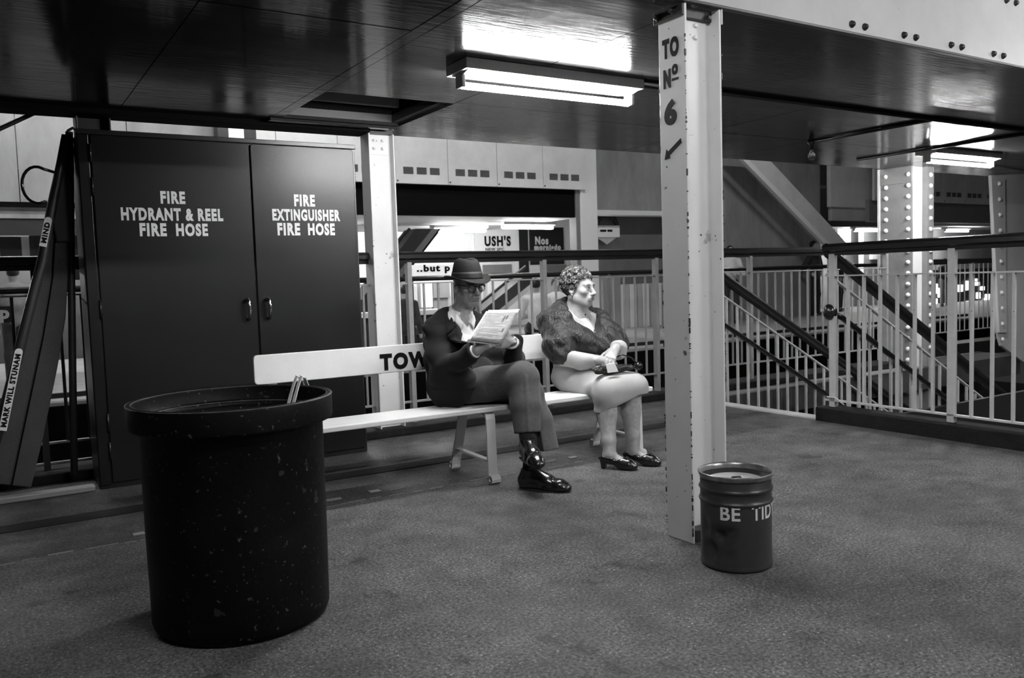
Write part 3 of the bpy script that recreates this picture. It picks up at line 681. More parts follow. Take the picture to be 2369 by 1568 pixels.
# bright shop counter under the sign strip
ct = thing('shop_counter', 'low white counter behind the seated man', 'counter', (5.6, 14.5, 0))
a, b = at(845, 736, 13.0), at(1062, 713, 13.0); box('top', (a.x, 13.0, a.z), (b.x, 13.5, b.z), M['white'], ct, .01)
box('front', (a.x+.05, 13.1, 0), (b.x-.05, 13.4, a.z), M['dark'], ct)
for k, (x0, x1, y0, y1, m) in enumerate(((930, 945, 650, 700, 'grey'), (952, 965, 660, 712, 'paint_far'), (975, 1000, 655, 712, 'white'), (1003, 1040, 652, 690, 'grey'), (1130, 1165, 650, 720, 'paint_far'), (1070, 1115, 640, 652, 'grey'))):
    a, b = at(x0, y1, 15.5), at(x1, y0, 15.5)
    o = MB().box((a.x, 15.5, a.z), (b.x, 15.7, b.z)).box((a.x+.02, 15.55, 0), (b.x-.02, 15.65, max(a.z, .02))).build('display_stand', M[m], None, (a.x, 15.5, 0), bevel=.01)
    setp(o, ['narrow grey display stand in the shop, nearest the cream pillar', 'slim pale display stand in the shop behind the bench', 'white display stand in the shop left of the hat', 'wide grey display stand in the shop behind the hat', 'pale tall display stand in the shop behind the magazine', 'low grey display stand in the shop right of the hat'][k], 'display', 'shop display stands')
# sloping stair flights over there
def sloped(name, lab, p0, p1, wpx, Y, m, m2, cat='stairs'):
    a, b = at(*p0, Y), at(*p1, Y); t = thing(name, lab, cat, (min(a.x, b.x), Y, min(a.z, b.z)))
    d = (b-a).normalized(); s = d.cross(Vector((0, 1, 0))).normalized()*wpx
    MB().prism([a-s*.5, a+s*.5, b+s*.5, b-s*.5], (0, .5, 0)).build('stringer', m, t)
    MB().prism([a+s*.5, a+s*.95, b+s*.95, b+s*.5], (0, .5, 0)).build('soffit', m2, t)
    MB().tube([a-s*1.2, b-s*1.2], .03, 8).build('handrail', M['black_rubber'], t); return t
sf = thing('stair_flight', 'dark stair flight slanting up behind the cream pillar', 'stairs', tuple(at(900, 650, 14.0)))
for nm, poly, m_, dep in (('stringer', [(962, 529), (1000, 529), (925, 625), (794, 796), (757, 796)], M['dark'], .5), ('soffit', [(1000, 529), (1016, 529), (942, 625), (810, 796), (794, 796), (925, 625)], M['grey'], .5), ('edge', [(1016, 529), (1021, 529), (948, 625), (816, 796), (810, 796), (942, 625)], M['black'], .45)):
    MB().prism([at(x, y, 14.0) for x, y in poly], (0, dep, 0)).build(nm, m_, sf)
MB().tube([at(948, 529, 13.9), at(845, 655, 13.9)], .03, 8).build('handrail', M['black_rubber'], sf)
sloped('escalator', 'slanting striped escalator side behind the magazine', (1080, 763), (1230, 640), -.2, 13.6, M['dark'], M['paint_far'], 'escalator')
# big slanting stringer over the stairs
bs = thing('stair_stringer', 'broad pale steel stringer slanting down across the grey wall', 'stringer', tuple(at(1955, 575, 12.5)))
MB().prism([at(1714, 352, 12.5), at(1768, 356, 12.5), at(1985, 590, 12.5), at(1944, 590, 12.5)], (0, .03, 0)).build('web', M['fascia'], bs, bevel=.004)
MB().prism([at(1700, 350, 12.4), at(1716, 352, 12.4), at(1946, 590, 12.4), at(1933, 590, 12.4)], (0, .10, 0)).build('flange', M['white'], bs, bevel=.004)
# light fluted panels, roundel sign
fp_ = thing('fluted_panel', 'pale fluted panel at the foot of the recess wall', 'panel', tuple(at(1435, 757, 13.5)))
a, b = at(1436, 757, 13.5), at(1640, 650, 13.5); n = 22
for k in range(n):
    x0 = a.x+(b.x-a.x)*k/n; x1 = a.x+(b.x-a.x)*(k+.82)/n
    box('slat', (x0, 13.46 if k % 3 else 13.5, .0), (x1, 13.58, b.z), M['white'] if k % 3 != 1 else M['paint_far'], fp_)
g2 = thing('grey_panel', 'plain grey panel between white column and fluted panel', 'panel', tuple(at(1383, 757, 13.5)))
box('sheet', (at(1383, 757, 13.5).x, 13.45, 0), (a.x-.02, 13.58, at(1383, 640, 13.5).z), M['wall_far'], g2)
ce0 = at(1405, 530, 13.4)
rs = thing('roundel_sign', 'white bar sign with pointed lower half beside the white column', 'sign', tuple(at(1405, 563, 13.4)))
box('bracket', (ce0.x-.03, 13.40, ce0.z-.1), (ce0.x+.03, 13.61, ce0.z), M['dark'], rs)
a, b = at(1379, 549, 13.4), at(1431, 522, 13.4); box('bar', (a.x, 13.36, a.z), (b.x, 13.42, b.z), M['white'], rs, .01)
MB().prism([at(1383, 549, 13.4), at(1405, 565, 13.4), at(1427, 549, 13.4)], (0, .03, 0)).build('pointed_base', M['paint_far'], rs)
arc = []; ce = at(1405, 524, 13.4)
for i in range(13):
    an = math.pi*i/12; arc.append((ce.x+.26*math.cos(an), 13.42, ce.z+.22*math.sin(an)))
MB().tube(arc, .05, 8).build('arch', M['dark'], rs, smooth=True)
for x0, x1 in ((1389, 1403), (1406, 1417)):
    a, b = at(x0, 536, 13.35), at(x1, 531, 13.35); box('lettering', (a.x, 13.352, a.z), (b.x, 13.36, b.z), M['letter_black'], rs)

# block of panels and shop left of the riveted column
sb = thing('kiosk', 'grey panelled kiosk with a lit strip left of the riveted column', 'shop', tuple(at(1920, 540, 12.8)))
for (x0, y0, x1, y1, m, Y) in ((1921, 374, 2048, 478, 'fascia', 12.8), (1924, 478, 2048, 512, 'paint_far', 12.9), (1919, 512, 2048, 524, 'dark', 12.85)):
    a, b = at(x0, y1, Y), at(x1, y0, Y); box('panel', (a.x, Y, a.z), (b.x, Y+.1, b.z), M[m], sb, .01)
for (x0, y0, x1, y1, m) in ((1938, 530, 1968, 560, 'white'), (1990, 532, 1998, 640, 'white'), (2000, 535, 2046, 640, 'grey'), (2011, 585, 2043, 600, 'white')):
    a, b = at(x0, y1, 14.5), at(x1, y0, 14.5); box('pane', (a.x, 14.5-(.1 if y0 == 585 else 0), a.z), (b.x, 14.55, b.z), M[m], sb)
lf = thing('lit_window', 'row of small lit panes low behind the railing at far right', 'window', tuple(at(2165, 720, 13.8)))
lit = mat('lit_pane', .9, .4, emit=2.2); rr_ = random.Random(5)
box('frame', (at(2150, 720, 13.9).x, 13.9, 0), (at(2300, 720, 13.9).x, 14.0, at(2230, 622, 13.9).z), M['dark'], lf)
for k in range(26):
    x = 2166+rr_.random()*122; y = 640+rr_.random()*75; ww, hh = 4+rr_.random()*10, 6+rr_.random()*18
    a, b = at(x, y+hh, 13.8), at(x+ww, y, 13.8)
    box('pane', (a.x, 13.86-.004*k/26, a.z), (b.x, 13.9, b.z), lit, lf)
tb = thing('brace', 'dark slanting brace bar under the ceiling at the upper left', 'brace', tuple(at(0, 297, 5.85)))
MB().tube([at(-60, 325, 5.85), at(90, 256, 5.85)], .014, 8).build('rod', M['conduit'], tb)

# far railing beyond the stairs on the right
fr_ = thing('railing', 'far short railing with dark handrail between the two riveted columns', 'railing', (11.7, 6.7, 0))
handrail_mesh((10.6, 6.7, 1.14), (13.6, 6.7, 1.14), .06, .07).build('handrail', M['dark'], fr_)
MB().bar((10.6, 6.7, .16), (13.6, 6.7, .16), .03, .012).build('bottom_bar', M['rail'], fr_)
struct('trim_14', MB().box((10.6, 6.55, -.2), (14, 6.85, 0)), M['dark'])
fb = zbar(.008, .16, 1.1, M['rail'])
for k in range(24): inst('baluster', fb, fr_, (10.7+.12*k, 6.7, 0))
for k in range(3): inst('post', zbar(0, 0, 1.12, M['rail'], (.03, .03)), fr_, (10.66+1.3*k, 6.7, 0))

# riveted columns
rv = MB().lathe([(.0265, 0), (.025, .008), (.018, .018), (.009, .023), (.0001, .025)], n=12).mesh('rivet'); rv.materials.append(M['paint'])
rv.polygons.foreach_set('use_smooth', [True]*len(rv.polygons))
rc = thing('riveted_column', 'riveted steel column standing between the stairs and the gallery', 'pillar', (8.75, 5.6, -.6))
X0, X1 = 8.62, 8.86
box('cover_plate', (8.51, 5.42, -3.5), (8.53, 5.80, 2.17), M['plate'], rc, .004)  # side face in a darker grey, its shade put into the colour
box('channel_web', (8.53, 5.47, -3.5), (8.89, 5.49, 2.17), M['paint'], rc, .004)
box('channel_web', (8.53, 5.73, -3.5), (8.89, 5.75, 2.17), M['paint'], rc, .004)
box('cover_plate', (8.89, 5.42, -3.5), (8.91, 5.80, 2.17), M['paint'], rc, .004)
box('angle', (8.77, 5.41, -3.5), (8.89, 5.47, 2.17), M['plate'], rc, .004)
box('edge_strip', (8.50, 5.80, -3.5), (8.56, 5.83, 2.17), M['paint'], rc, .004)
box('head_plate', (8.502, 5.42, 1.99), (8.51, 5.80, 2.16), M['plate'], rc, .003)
for k in range(21):
    z = 2.08-.118*k
    for y in (5.465, 5.73): inst('rivet', rv, rc, (8.51, y, z), (0, -math.pi/2, 0))
    inst('rivet', rv, rc, (8.83, 5.41, z), (math.pi/2, 0, 0))
r2 = thing('riveted_column', 'broad pale riveted steel plate at the right edge', 'pillar', tuple(at(2310, 790, 5.2)))
def pr(pts, Y, dep, nm, m, bev=.006): return MB().prism(pl(pts, Y), (0, dep, 0)).build(nm, m, r2, bevel=bev)
pr([(2294, 405), (2520, 395), (2520, 905), (2369, 838), (2318, 800), (2310, 770)], 5.3, .04, 'plate', M['paint_far'])
pr([(2294, 415), (2326, 415), (2330, 770), (2312, 770)], 5.27, .03, 'rivet_strip', M['paint_far'])
for k in range(11):
    p = at(2311+k*.8, 425+36*k, 5.27); inst('rivet', rv, r2, p, (math.pi/2, 0, 0))
# grey steel trough of the neighbouring bridge below
# ---------------------------------------------------------------- smooth solid modelling (distance field -> surface net)
class SDF:
    def __init__(s, lo, hi, h):
        s.lo = np.array(lo, float); s.h = h; s.n = np.ceil((np.array(hi)-s.lo)/h).astype(int)+1
        s.d = np.full(s.n, .2, np.float32)
        s.ax = [(s.lo[i]+h*np.arange(s.n[i])).astype(np.float32) for i in range(3)]
    def sub(s, lo, hi):
        a = np.clip(np.floor((np.array(lo)-s.lo)/s.h).astype(int), 0, s.n); b = np.clip(np.ceil((np.array(hi)-s.lo)/s.h).astype(int)+1, 0, s.n)
        if np.any(b <= a): return None, None
        sl = tuple(slice(a[i], b[i]) for i in range(3))
        return sl, (s.ax[0][sl[0]][:, None, None], s.ax[1][sl[1]][None, :, None], s.ax[2][sl[2]][None, None, :])
    def put(s, sl, e, k, op):
        c = s.d[sl]
        if op < 0: c = -c
        if k > 0:
            h = np.maximum(k-np.abs(c-e), 0)/k; r = np.minimum(c, e)-h*h*k*.25
        else: r = np.minimum(c, e)
        s.d[sl] = -r if op < 0 else r
    def cap(s, a, b, ra, rb=None, k=.02, op=1, flat=None):
        rb = ra if rb is None else rb; a = np.array(a, float); b = np.array(b, float); m = max(ra, rb)*(max(1, 1/flat[1]) if flat else 1)+k+2*s.h
        sl, g = s.sub(np.minimum(a, b)-m, np.maximum(a, b)+m)
        if sl is None: return s
        d = b-a; L = max(d@d, 1e-12)
        q = [g[i]-np.float32(a[i]) for i in range(3)]
        t = np.clip((q[0]*d[0]+q[1]*d[1]+q[2]*d[2])/L, 0, 1).astype(np.float32)
        v = [q[i]-t*np.float32(d[i]) for i in range(3)]
        if flat:                                                # squash across the axis flat[0] by factor flat[1] (>1 = thinner)
            u = np.array(flat[0], float); u /= np.linalg.norm(u); w_ = v[0]*u[0]+v[1]*u[1]+v[2]*u[2]
            r2 = v[0]**2+v[1]**2+v[2]**2+w_**2*(flat[1]**2-1)
        else: r2 = v[0]**2+v[1]**2+v[2]**2
        e = np.sqrt(r2)-(ra+(rb-ra)*t)
        if flat: e = e/np.float32(max(1, flat[1])**.5)
        s.put(sl, e.astype(np.float32), k, op); return s
    def chain(s, pts, rs, k=.02, op=1, flat=None):
        for i in range(len(pts)-1): s.cap(pts[i], pts[i+1], rs[i], rs[i+1], k, op, flat)
        return s
    def ell(s, c, r, R=None, k=.02, op=1):
        c = np.array(c, float); r = np.array(r, float); R = np.eye(3) if R is None else np.array(R, float)
        m = r.max()+k+2*s.h; sl, g = s.sub(c-m, c+m)
        if sl is None: return s
        q = [g[i]-np.float32(c[i]) for i in range(3)]
        l = [q[0]*R[0, i]+q[1]*R[1, i]+q[2]*R[2, i] for i in range(3)]
        k0 = np.sqrt((l[0]/r[0])**2+(l[1]/r[1])**2+(l[2]/r[2])**2); k1 = np.sqrt((l[0]/r[0]**2)**2+(l[1]/r[1]**2)**2+(l[2]/r[2]**2)**2)+1e-9
        s.put(sl, (k0*(k0-1)/k1).astype(np.float32), k, op); return s
    def half(s, p, n, k=0.004, lo=None, hi=None):
        """cut away the half space in front of plane p, n (inside box lo..hi)"""
        n = np.array(n, float); n /= np.linalg.norm(n)
        lo = s.lo if lo is None else lo; hi = s.lo+s.h*s.n if hi is None else hi
        sl, g = s.sub(lo, hi)
        if sl is None: return s
        e = -((g[0]-p[0])*n[0]+(g[1]-p[1])*n[1]+(g[2]-p[2])*n[2])
        s.put(sl, np.broadcast_to(e, s.d[sl].shape).astype(np.float32), k, -1); return s
    def wedge(s, planes, lo, hi, k=.004):
        """remove the intersection of half spaces n.(x-p) < 0"""
        sl, g = s.sub(lo, hi); e = None
        for p, n in planes:
            n = np.array(n, float); n /= np.linalg.norm(n)
            q = (g[0]-p[0])*n[0]+(g[1]-p[1])*n[1]+(g[2]-p[2])*n[2]; e = q if e is None else np.maximum(e, q)
        s.put(sl, np.broadcast_to(e, s.d[sl].shape).astype(np.float32), k, -1); return s
    def ripple(s, fn, lo=None, hi=None):
        lo = s.lo if lo is None else lo; hi = s.lo+s.h*s.n if hi is None else hi
        sl, g = s.sub(lo, hi); s.d[sl] += fn(*g).astype(np.float32); return s
    def value(s, P):
        q = (np.asarray(P, float)-s.lo)/s.h; i = np.clip(np.floor(q).astype(int), 0, s.n-2); f = q-i; out = 0
        for a in (0, 1):
            for b in (0, 1):
                for c in (0, 1):
                    out = out+s.d[i[..., 0]+a, i[..., 1]+b, i[..., 2]+c]*np.where(a, f[..., 0], 1-f[..., 0])*np.where(b, f[..., 1], 1-f[..., 1])*np.where(c, f[..., 2], 1-f[..., 2])
        return out
    def hit(s, p, dr, tmax=.6):
        p = np.array(p, float); dr = np.array(dr, float); dr /= np.linalg.norm(dr); t = 0
        while t < tmax:
            if s.value(p+dr*t) < 0: return p+dr*t
            t += s.h*.5
        return None
    def mesh(s, name):
        d = s.d; ins = d < 0; n = s.n
        A = np.zeros(n-1, np.uint8)
        for a in (0, 1):
            for b in (0, 1):
                for c in (0, 1): A += ins[a:n[0]-1+a, b:n[1]-1+b, c:n[2]-1+c]
        act = np.argwhere((A > 0) & (A < 8)); idx = np.full(n-1, -1, np.int32); idx[tuple(act.T)] = np.arange(len(act))
        acc = np.zeros((len(act), 3)); cnt = np.zeros(len(act))
        co = [(a, b, c) for a in (0, 1) for b in (0, 1) for c in (0, 1)]
        V = {q: d[act[:, 0]+q[0], act[:, 1]+q[1], act[:, 2]+q[2]] for q in co}
        for q in co:
            for ax in range(3):
                if q[ax] == 0:
                    r = list(q); r[ax] = 1; r = tuple(r); a, b = V[q], V[r]; m = (a < 0) != (b < 0)
                    t = np.where(m, a/np.where(a == b, 1, a-b), 0); p = np.tile(np.array(q, float), (len(act), 1)); p[:, ax] += t
                    acc[m] += p[m]; cnt[m] += 1
        P = s.lo+s.h*(act+acc/cnt[:, None])
        F = []
        for ax in range(3):
            sa = [slice(None)]*3; sb = [slice(None)]*3; sa[ax] = slice(0, -1); sb[ax] = slice(1, None)
            a, b = ins[tuple(sa)], ins[tuple(sb)]; e = np.argwhere(a != b)
            u, v = (ax+1) % 3, (ax+2) % 3
            e = e[(e[:, u] > 0) & (e[:, v] > 0) & (e[:, u] < n[u]-1) & (e[:, v] < n[v]-1)]
            flip = ins[tuple(e.T)]
            def cell(du, dv):
                c = e.copy(); c[:, u] -= du; c[:, v] -= dv; return idx[tuple(c.T)]
            q = np.stack([cell(1, 1), cell(0, 1), cell(0, 0), cell(1, 0)], 1); q[~flip] = q[~flip][:, ::-1]; F.append(q)
        F = np.concatenate(F); F = F[(F >= 0).all(1)]
        me = bpy.data.meshes.new(name); me.vertices.add(len(P)); me.vertices.foreach_set('co', P.astype(np.float32).ravel())
        me.loops.add(F.size); me.loops.foreach_set('vertex_index', F.ravel().astype(np.int32))
        me.polygons.add(len(F)); me.polygons.foreach_set('loop_start', np.arange(0, F.size, 4, dtype=np.int32))
        me.polygons.foreach_set('use_smooth', np.ones(len(F), bool)); me.update(calc_edges=True); me.validate()
        return me

def unit(v): v = np.array(v, float); return v/np.linalg.norm(v)
def frame(yaw, pitch=0, roll=0):
    """columns: left, forward, up of a figure facing -Y turned by yaw towards +X; pitch > 0 looks down"""
    f = np.array([math.sin(yaw), -math.cos(yaw), 0]); u = np.array([0, 0, 1.]); l = np.cross(u, f)
    f2 = f*math.cos(pitch)-u*math.sin(pitch); u2 = np.cross(f2, l)
    l3 = l*math.cos(roll)+u2*math.sin(roll); u3 = np.cross(f2, l3)
    u3 = -u3 if u3[2] < 0 else u3
    return np.stack([l3, f2, u3], 1)

def skin_mat():
    m = bpy.data.materials.new('skin'); m.use_nodes = True; N = m.node_tree.nodes; L = m.node_tree.links; b = N['Principled BSDF']
    a = N.new('ShaderNodeVertexColor'); a.layer_name = 'tone'; b.inputs['Roughness'].default_value = .42
    b.inputs['Subsurface Weight'].default_value = .08; b.inputs['Subsurface Radius'].default_value = (.01, .01, .01)
    n = N.new('ShaderNodeTexNoise'); n.inputs['Scale'].default_value = 45; n.inputs['Detail'].default_value = 4
    tc = N.new('ShaderNodeTexCoord'); L.new(tc.outputs['Object'], n.inputs['Vector'])
    r = N.new('ShaderNodeMapRange'); r.inputs[1].default_value = .3; r.inputs[2].default_value = .7; r.inputs[3].default_value = .82; r.inputs[4].default_value = 1.15; L.new(n.outputs['Fac'], r.inputs[0])
    v = N.new('ShaderNodeVectorMath'); v.operation = 'SCALE'; L.new(a.outputs['Color'], v.inputs[0]); L.new(r.outputs[0], v.inputs['Scale']); L.new(v.outputs[0], b.inputs['Base Color'])
    n2 = N.new('ShaderNodeTexNoise'); n2.inputs['Scale'].default_value = 160; L.new(tc.outputs['Object'], n2.inputs['Vector'])
    bp = N.new('ShaderNodeBump'); bp.inputs['Strength'].default_value = .15; bp.inputs['Distance'].default_value = .003; L.new(n2.outputs['Fac'], bp.inputs['Height']); L.new(bp.outputs[0], b.inputs['Normal'])
    return m
M['skin'] = skin_mat()
def tone(me, fn):
    n = len(me.vertices); P = np.empty(n*3, np.float32); me.vertices.foreach_get('co', P); P = P.reshape(-1, 3)
    c = fn(P).astype(np.float32); at_ = me.color_attributes.new('tone', 'FLOAT_COLOR', 'POINT')
    at_.data.foreach_set('color', np.stack([c, c, c, np.ones(n)], 1).astype(np.float32).ravel())

def head(S, c, R, sc, age=0, female=False):
    def W(x, y, z): return np.array(c)+R@(np.array([x, y, z])*sc)
    k = .02*sc
    S.ell(W(0, -.014, .036), np.array([.073, .093, .080])*sc, R, k)
    S.ell(W(0, .024, -.035), np.array([.060, .064, .082])*sc, R, .03*sc)
    S.ell(W(0, .050, -.094), np.array([.030, .028, .022])*sc, R, .03*sc)                  # chin
    for s in (-1, 1):
        S.cap(W(s*.052, -.01, -.062), W(s*.022, .055, -.098), .017*sc, .015*sc, .03*sc)   # jaw line
        S.ell(W(s*.043, .060, -.024), np.array([.022, .019, .019])*sc, R, .022*sc)         # cheek bone
        S.ell(W(s*.076, -.010, -.010), np.array([.009, .020, .032])*sc, R, .006*sc)        # ear
        S.ell(W(s*.081, -.006, -.006), np.array([.006, .011, .018])*sc, R, .004*sc, -1)
        S.ell(W(s*.080, -.006, -.032), np.array([.007, .009, .009])*sc, R, .004*sc)
    S.cap(W(-.038, .079, .018), W(.038, .079, .018), .0125*sc, k=.018*sc)                   # brow
    for s in (-1, 1):
        S.ell(W(s*.031, .096, -.002), np.array([.0185, .017, .0125])*sc, R, .010*sc, -1)   # socket
        S.ell(W(s*.031, .0735, -.003), np.array([.0135, .0135, .0125])*sc, R, .002*sc)     # eyeball
        S.cap(W(s*.017, .0865, .0035), W(s*.045, .080, .0025), .0040*sc, k=.004*sc)          # upper lid
        S.cap(W(s*.019, .0845, -.0115), W(s*.043, .079, -.0105), .0035*sc, k=.005*sc)        # lower lid
    S.cap(W(0, .086, .008), W(0, .110+.006*age, -.034), .0085*sc, (.0115+.0015*age)*sc, .014*sc)                 # nose
    S.ell(W(0, .110, -.038), np.array([.0115, .0115, .0105])*sc, R, .008*sc)
    for s in (-1, 1):
        S.ell(W(s*.013, .098, -.041), np.array([.0085, .011, .0085])*sc, R, .006*sc)
        S.ell(W(s*.007, .106, -.049), np.array([.0035, .004, .004])*sc, R, .002*sc, -1)
    S.ell(W(0, .082, -.066), np.array([.030, .020, .022])*sc, R, .015*sc)                   # muzzle
    S.cap(W(-.020, .0955, -.0625), W(.020, .0955, -.0625), .0048*sc, k=.005*sc)
    S.cap(W(-.016, .0955, -.0735), W(.016, .0955, -.0735), .0055*sc, k=.005*sc)
    S.cap(W(-.025, .096, -.068), W(0, .106, -.0675), .0028*sc, k=.003*sc, op=-1); S.cap(W(.025, .096, -.068), W(0, .106, -.0675), .0028*sc, k=.003*sc, op=-1)
    if age:
        for s in (-1, 1):
            S.chain([W(s*.022, .094, -.040), W(s*.034, .088, -.058), W(s*.036, .080, -.078)], [.0030*sc, .0036*sc, .0025*sc], .008*sc, -1)   # folds
            S.cap(W(s*.050, .070, -.035), W(s*.044, .068, -.075), .006*sc, .004*sc, .012*sc, -1)                                      # hollow cheek
            S.cap(W(s*.020, .086, -.020), W(s*.040, .080, -.022), .0025*sc, k=.004*sc, op=-1)                                          # eye bag
        S.cap(W(-.015, .088, -.084), W(.015, .088, -.084), .0035*sc, k=.006*sc, op=-1)
    return W
def head_tone(P, base, c, R, sc, brow, gaze=(0, 0), lip=.62):
    L = (P-np.array(c))@R/sc; x, y, z = L[:, 0], L[:, 1], L[:, 2]; t = np.full(len(P), base)
    ax = np.abs(x); face = y > .05
    near = (ax < .12) & (np.abs(z) < .16) & (np.abs(y) < .16)
    b = face & (np.abs(z-.020-.10*(ax-.03)*(ax < .03)+.15*(ax-.035)*(ax > .035)) < .0042) & (ax > .012) & (ax < .050) & near; t[b] = brow
    ep = face & near & (((ax-.031)/.0145)**2+((z+.0035)/.0066)**2 < 1); t[ep] = .55
    ir = face & near & (((x-np.sign(x)*.031-gaze[0])/.0062)**2+((z+.003-gaze[1])/.0064)**2 < 1); t[ir] = .02
    ld = face & near & (np.abs(z-.0042) < .0022) & (ax > .017) & (ax < .046); t[ld] = base*.35
    lp = face & near & (y > .084) & ((x/.026)**2+((z+.068)/.0105)**2 < 1); t[lp] = base*lip
    ml = face & near & (y > .084) & (ax < .025) & (np.abs(z+.068) < .0022); t[ml] = base*.2
    ns = face & near & (y > .095) & (((ax-.007)/.0042)**2+((z+.0495)/.0038)**2 < 1); t[ns] = base*.12
    return t
def hand(S, wr, d, n, s, curl, sc=.92, thumb=(.55, .75, .25), spread=.010, thumbcurl=.4):
    """wrist, finger direction, palm side normal, thumb side; curl per finger (3 joint angles)"""
    d, n, s = unit(d), None if n is None else unit(n), unit(s); n = unit(n-d*(n@d)); s = unit(np.cross(n, d))*np.sign(np.cross(n, d)@s)
    wr = np.array(wr, float); tips = []
    def Q(a, b, c): return wr+(d*a+s*b+n*c)*sc
    S.chain([Q(-.03, 0, 0), Q(.02, 0, 0)], [.025*sc, .024*sc], .02, flat=(n, 1.3))
    for i in range(4):
        S.cap(Q(.015, .014-.010*i, 0), Q(.088-.004*abs(i-1), .030-.0205*i, -.003), .0135*sc, .0115*sc, .014)
    S.ell(Q(.035, .026, .008), np.array([.030, .016, .015])*sc, np.stack([d, s, n], 1), .012)
    ln = (.042, .046, .043, .034)
    for i in range(4):
        p = Q(.088-.004*abs(i-1), .030-.0205*i, -.003); ang = 0; dirv = d+s*spread*(1.5-i); r = [.0098, .0090, .0082, .0068]
        if i == 3: r = [q*.86 for q in r]
        L3 = (ln[i], ln[i]*.62, ln[i]*.5)
        for j in range(3):
            ang += curl[i][j]; v = unit(dirv)*math.cos(ang)+n*math.sin(ang); q = p+v*L3[j]*sc
            S.cap(p, q, r[j]*sc, r[j+1]*sc, .003); p = q
        tips.append(p)
    p = Q(.028, .034, .006); t = unit(d*thumb[0]+s*thumb[1]+n*thumb[2]); q = p+t*.040*sc; S.cap(p, q, .0135*sc, .0105*sc, .010)
    t2 = unit(t*math.cos(thumbcurl)+d*math.sin(thumbcurl)); q2 = q+t2*.030*sc; S.cap(q, q2, .0105*sc, .0085*sc, .003)
    return tips

def cloth(name, v, rough=.85, var=.12, vs=9, bump=.12, bs=700, sheen=.15):
    m = mat(name, v, rough, var, vs, bump, bs, spec=.25); m.node_tree.nodes['Principled BSDF'].inputs['Sheen Weight'].default_value = sheen
    return m
M['suit'] = cloth('dark_suit_wool', .0045, sheen=.05); M['trouser'] = cloth('grey_trouser_wool', .055, var=.2, vs=60, sheen=.1)
M['shirt'] = cloth('white_shirt', .78); M['cardigan'] = cloth('dark_cardigan', .008, bs=120); M['sock'] = cloth('dark_sock', .012)
M['shoe'] = mat('polished_black_leather', .008, .22, .2, 12, .05, 60, spec=.7); M['sole'] = mat('dark_sole', .02, .7)
M['felt'] = cloth('grey_felt', .008, vs=14, sheen=.0); M['band'] = mat('dark_hat_ribbon', .002, .7, .1, 30, .1, 300)
M['blouse'] = cloth('pale_jersey', .46); M['skirt'] = cloth('pale_skirt_wool', .44, var=.06); M['stocking'] = None
def fur_mat():
    m = mat('dark_mink_fur', .0045, .5, .9, 13, .9, 90, spec=.5, stretch=(1, 1, .45)); m.node_tree.nodes['Principled BSDF'].inputs['Sheen Weight'].default_value = .16
    m.node_tree.nodes['Principled BSDF'].inputs['Sheen Roughness'].default_value = .3; return m
M['fur'] = fur_mat(); M['hair_dark'] = mat('dark_hair', .012, .4, .4, 60, .5, 150); M['hair_perm'] = mat('greying_permed_hair', .045, .35, .9, 60, .8, 140, chips=[(75, .56, .30)])

def folds(amp, freq, dirv, ph=0, f2=1.7):
    dx, dy, dz = dirv
    def f(x, y, z): 
        u = x*dx+y*dy+z*dz
        return amp*(np.sin(freq*u+ph+3*np.sin(7*x+9*z))+.5*np.sin(f2*freq*u+1.3+4*np.sin(6*z+5*y)))
    return f

# ================================================================ the man
HC = np.array([2.306, 4.135, 1.066]); HR = frame(.0, .10, 0.03); HS = .95
lo, hi = (1.90, 3.36, .0), (2.78, 4.46, 1.19)
S = SDF(lo, hi, .0045)
head(S, HC, HR, HS, age=1)
S.chain([HC+HR@np.array([0, -.025, -.05]), (2.285, 4.185, .91), (2.270, 4.21, .86)], [.052, .054, .06], .03)
S.chain([(2.265, 4.22, .82), (2.262, 4.22, .68), (2.25, 4.20, .52)], [.105, .115, .11], .05)
S.chain([(2.145, 4.21, .84), (2.265, 4.22, .85), (2.43, 4.20, .83)], [.05, .07, .05], .05)
RW, LW = np.array([2.180, 3.850, .724]), np.array([2.385, 3.815, .757])
S.chain([(2.145, 4.21, .83), (2.10, 4.09, .615), RW], [.047, .040, .027], .02)
S.chain([(2.43, 4.20, .82), (2.52, 4.05, .65), LW], [.047, .040, .027], .02)
hand(S, LW, (-.97, -.12, .12), (.1, 1, -.05), (0, 0, 1), [(.30, .35, .3), (.32, .4, .3), (.36, .42, .3), (.40, .45, .3)], .93, (.62, .62, .05))
hand(S, RW, (.62, -.45, .52), (.7, .5, -.3), (-.3, .5, .8), [(.5, .7, .5), (.6, .8, .5), (.7, .9, .5), (.8, .9, .5)], .93, (.7, .45, .5))
RK, RA = np.array([2.430, 3.795, .560]), np.array([2.365, 3.665, .225])
LK, LA = np.array([2.49, 3.80, .475]), np.array([2.362, 3.645, .085])
S.chain([(2.18, 4.16, .50), RK, RA], [.075, .052, .034], .03)
S.chain([(2.33, 4.16, .49), LK, LA], [.075, .052, .034], .03)
S.chain([RA, RA+np.array([-.02, -.09, -.07])], [.030, .022], .02); S.chain([LA, LA+np.array([.06, -.09, -.045])], [.030, .022], .02)
me = S.mesh('person')
hc, hr_ = HC.copy(), HR.copy()
def man_tone(P):
    t = head_tone(P, .29, hc, hr_, HS, .10, (.004, -.003), .75); L = (P-hc)@hr_/HS
    st_ = (L[:, 1] < .035) & (L[:, 2] > -.035) & (np.abs(L[:, 0]) < .078) & (L[:, 2] < .15) & (L[:, 1] > -.2); t[st_] = .16
    leg = P[:, 2] < .55; leg &= (P[:, 1] < 4.0); t[leg] = .03; return t
tone(me, man_tone)
man = link('person', me, M['skin'], None, (2.26, 4.1, 0)); 
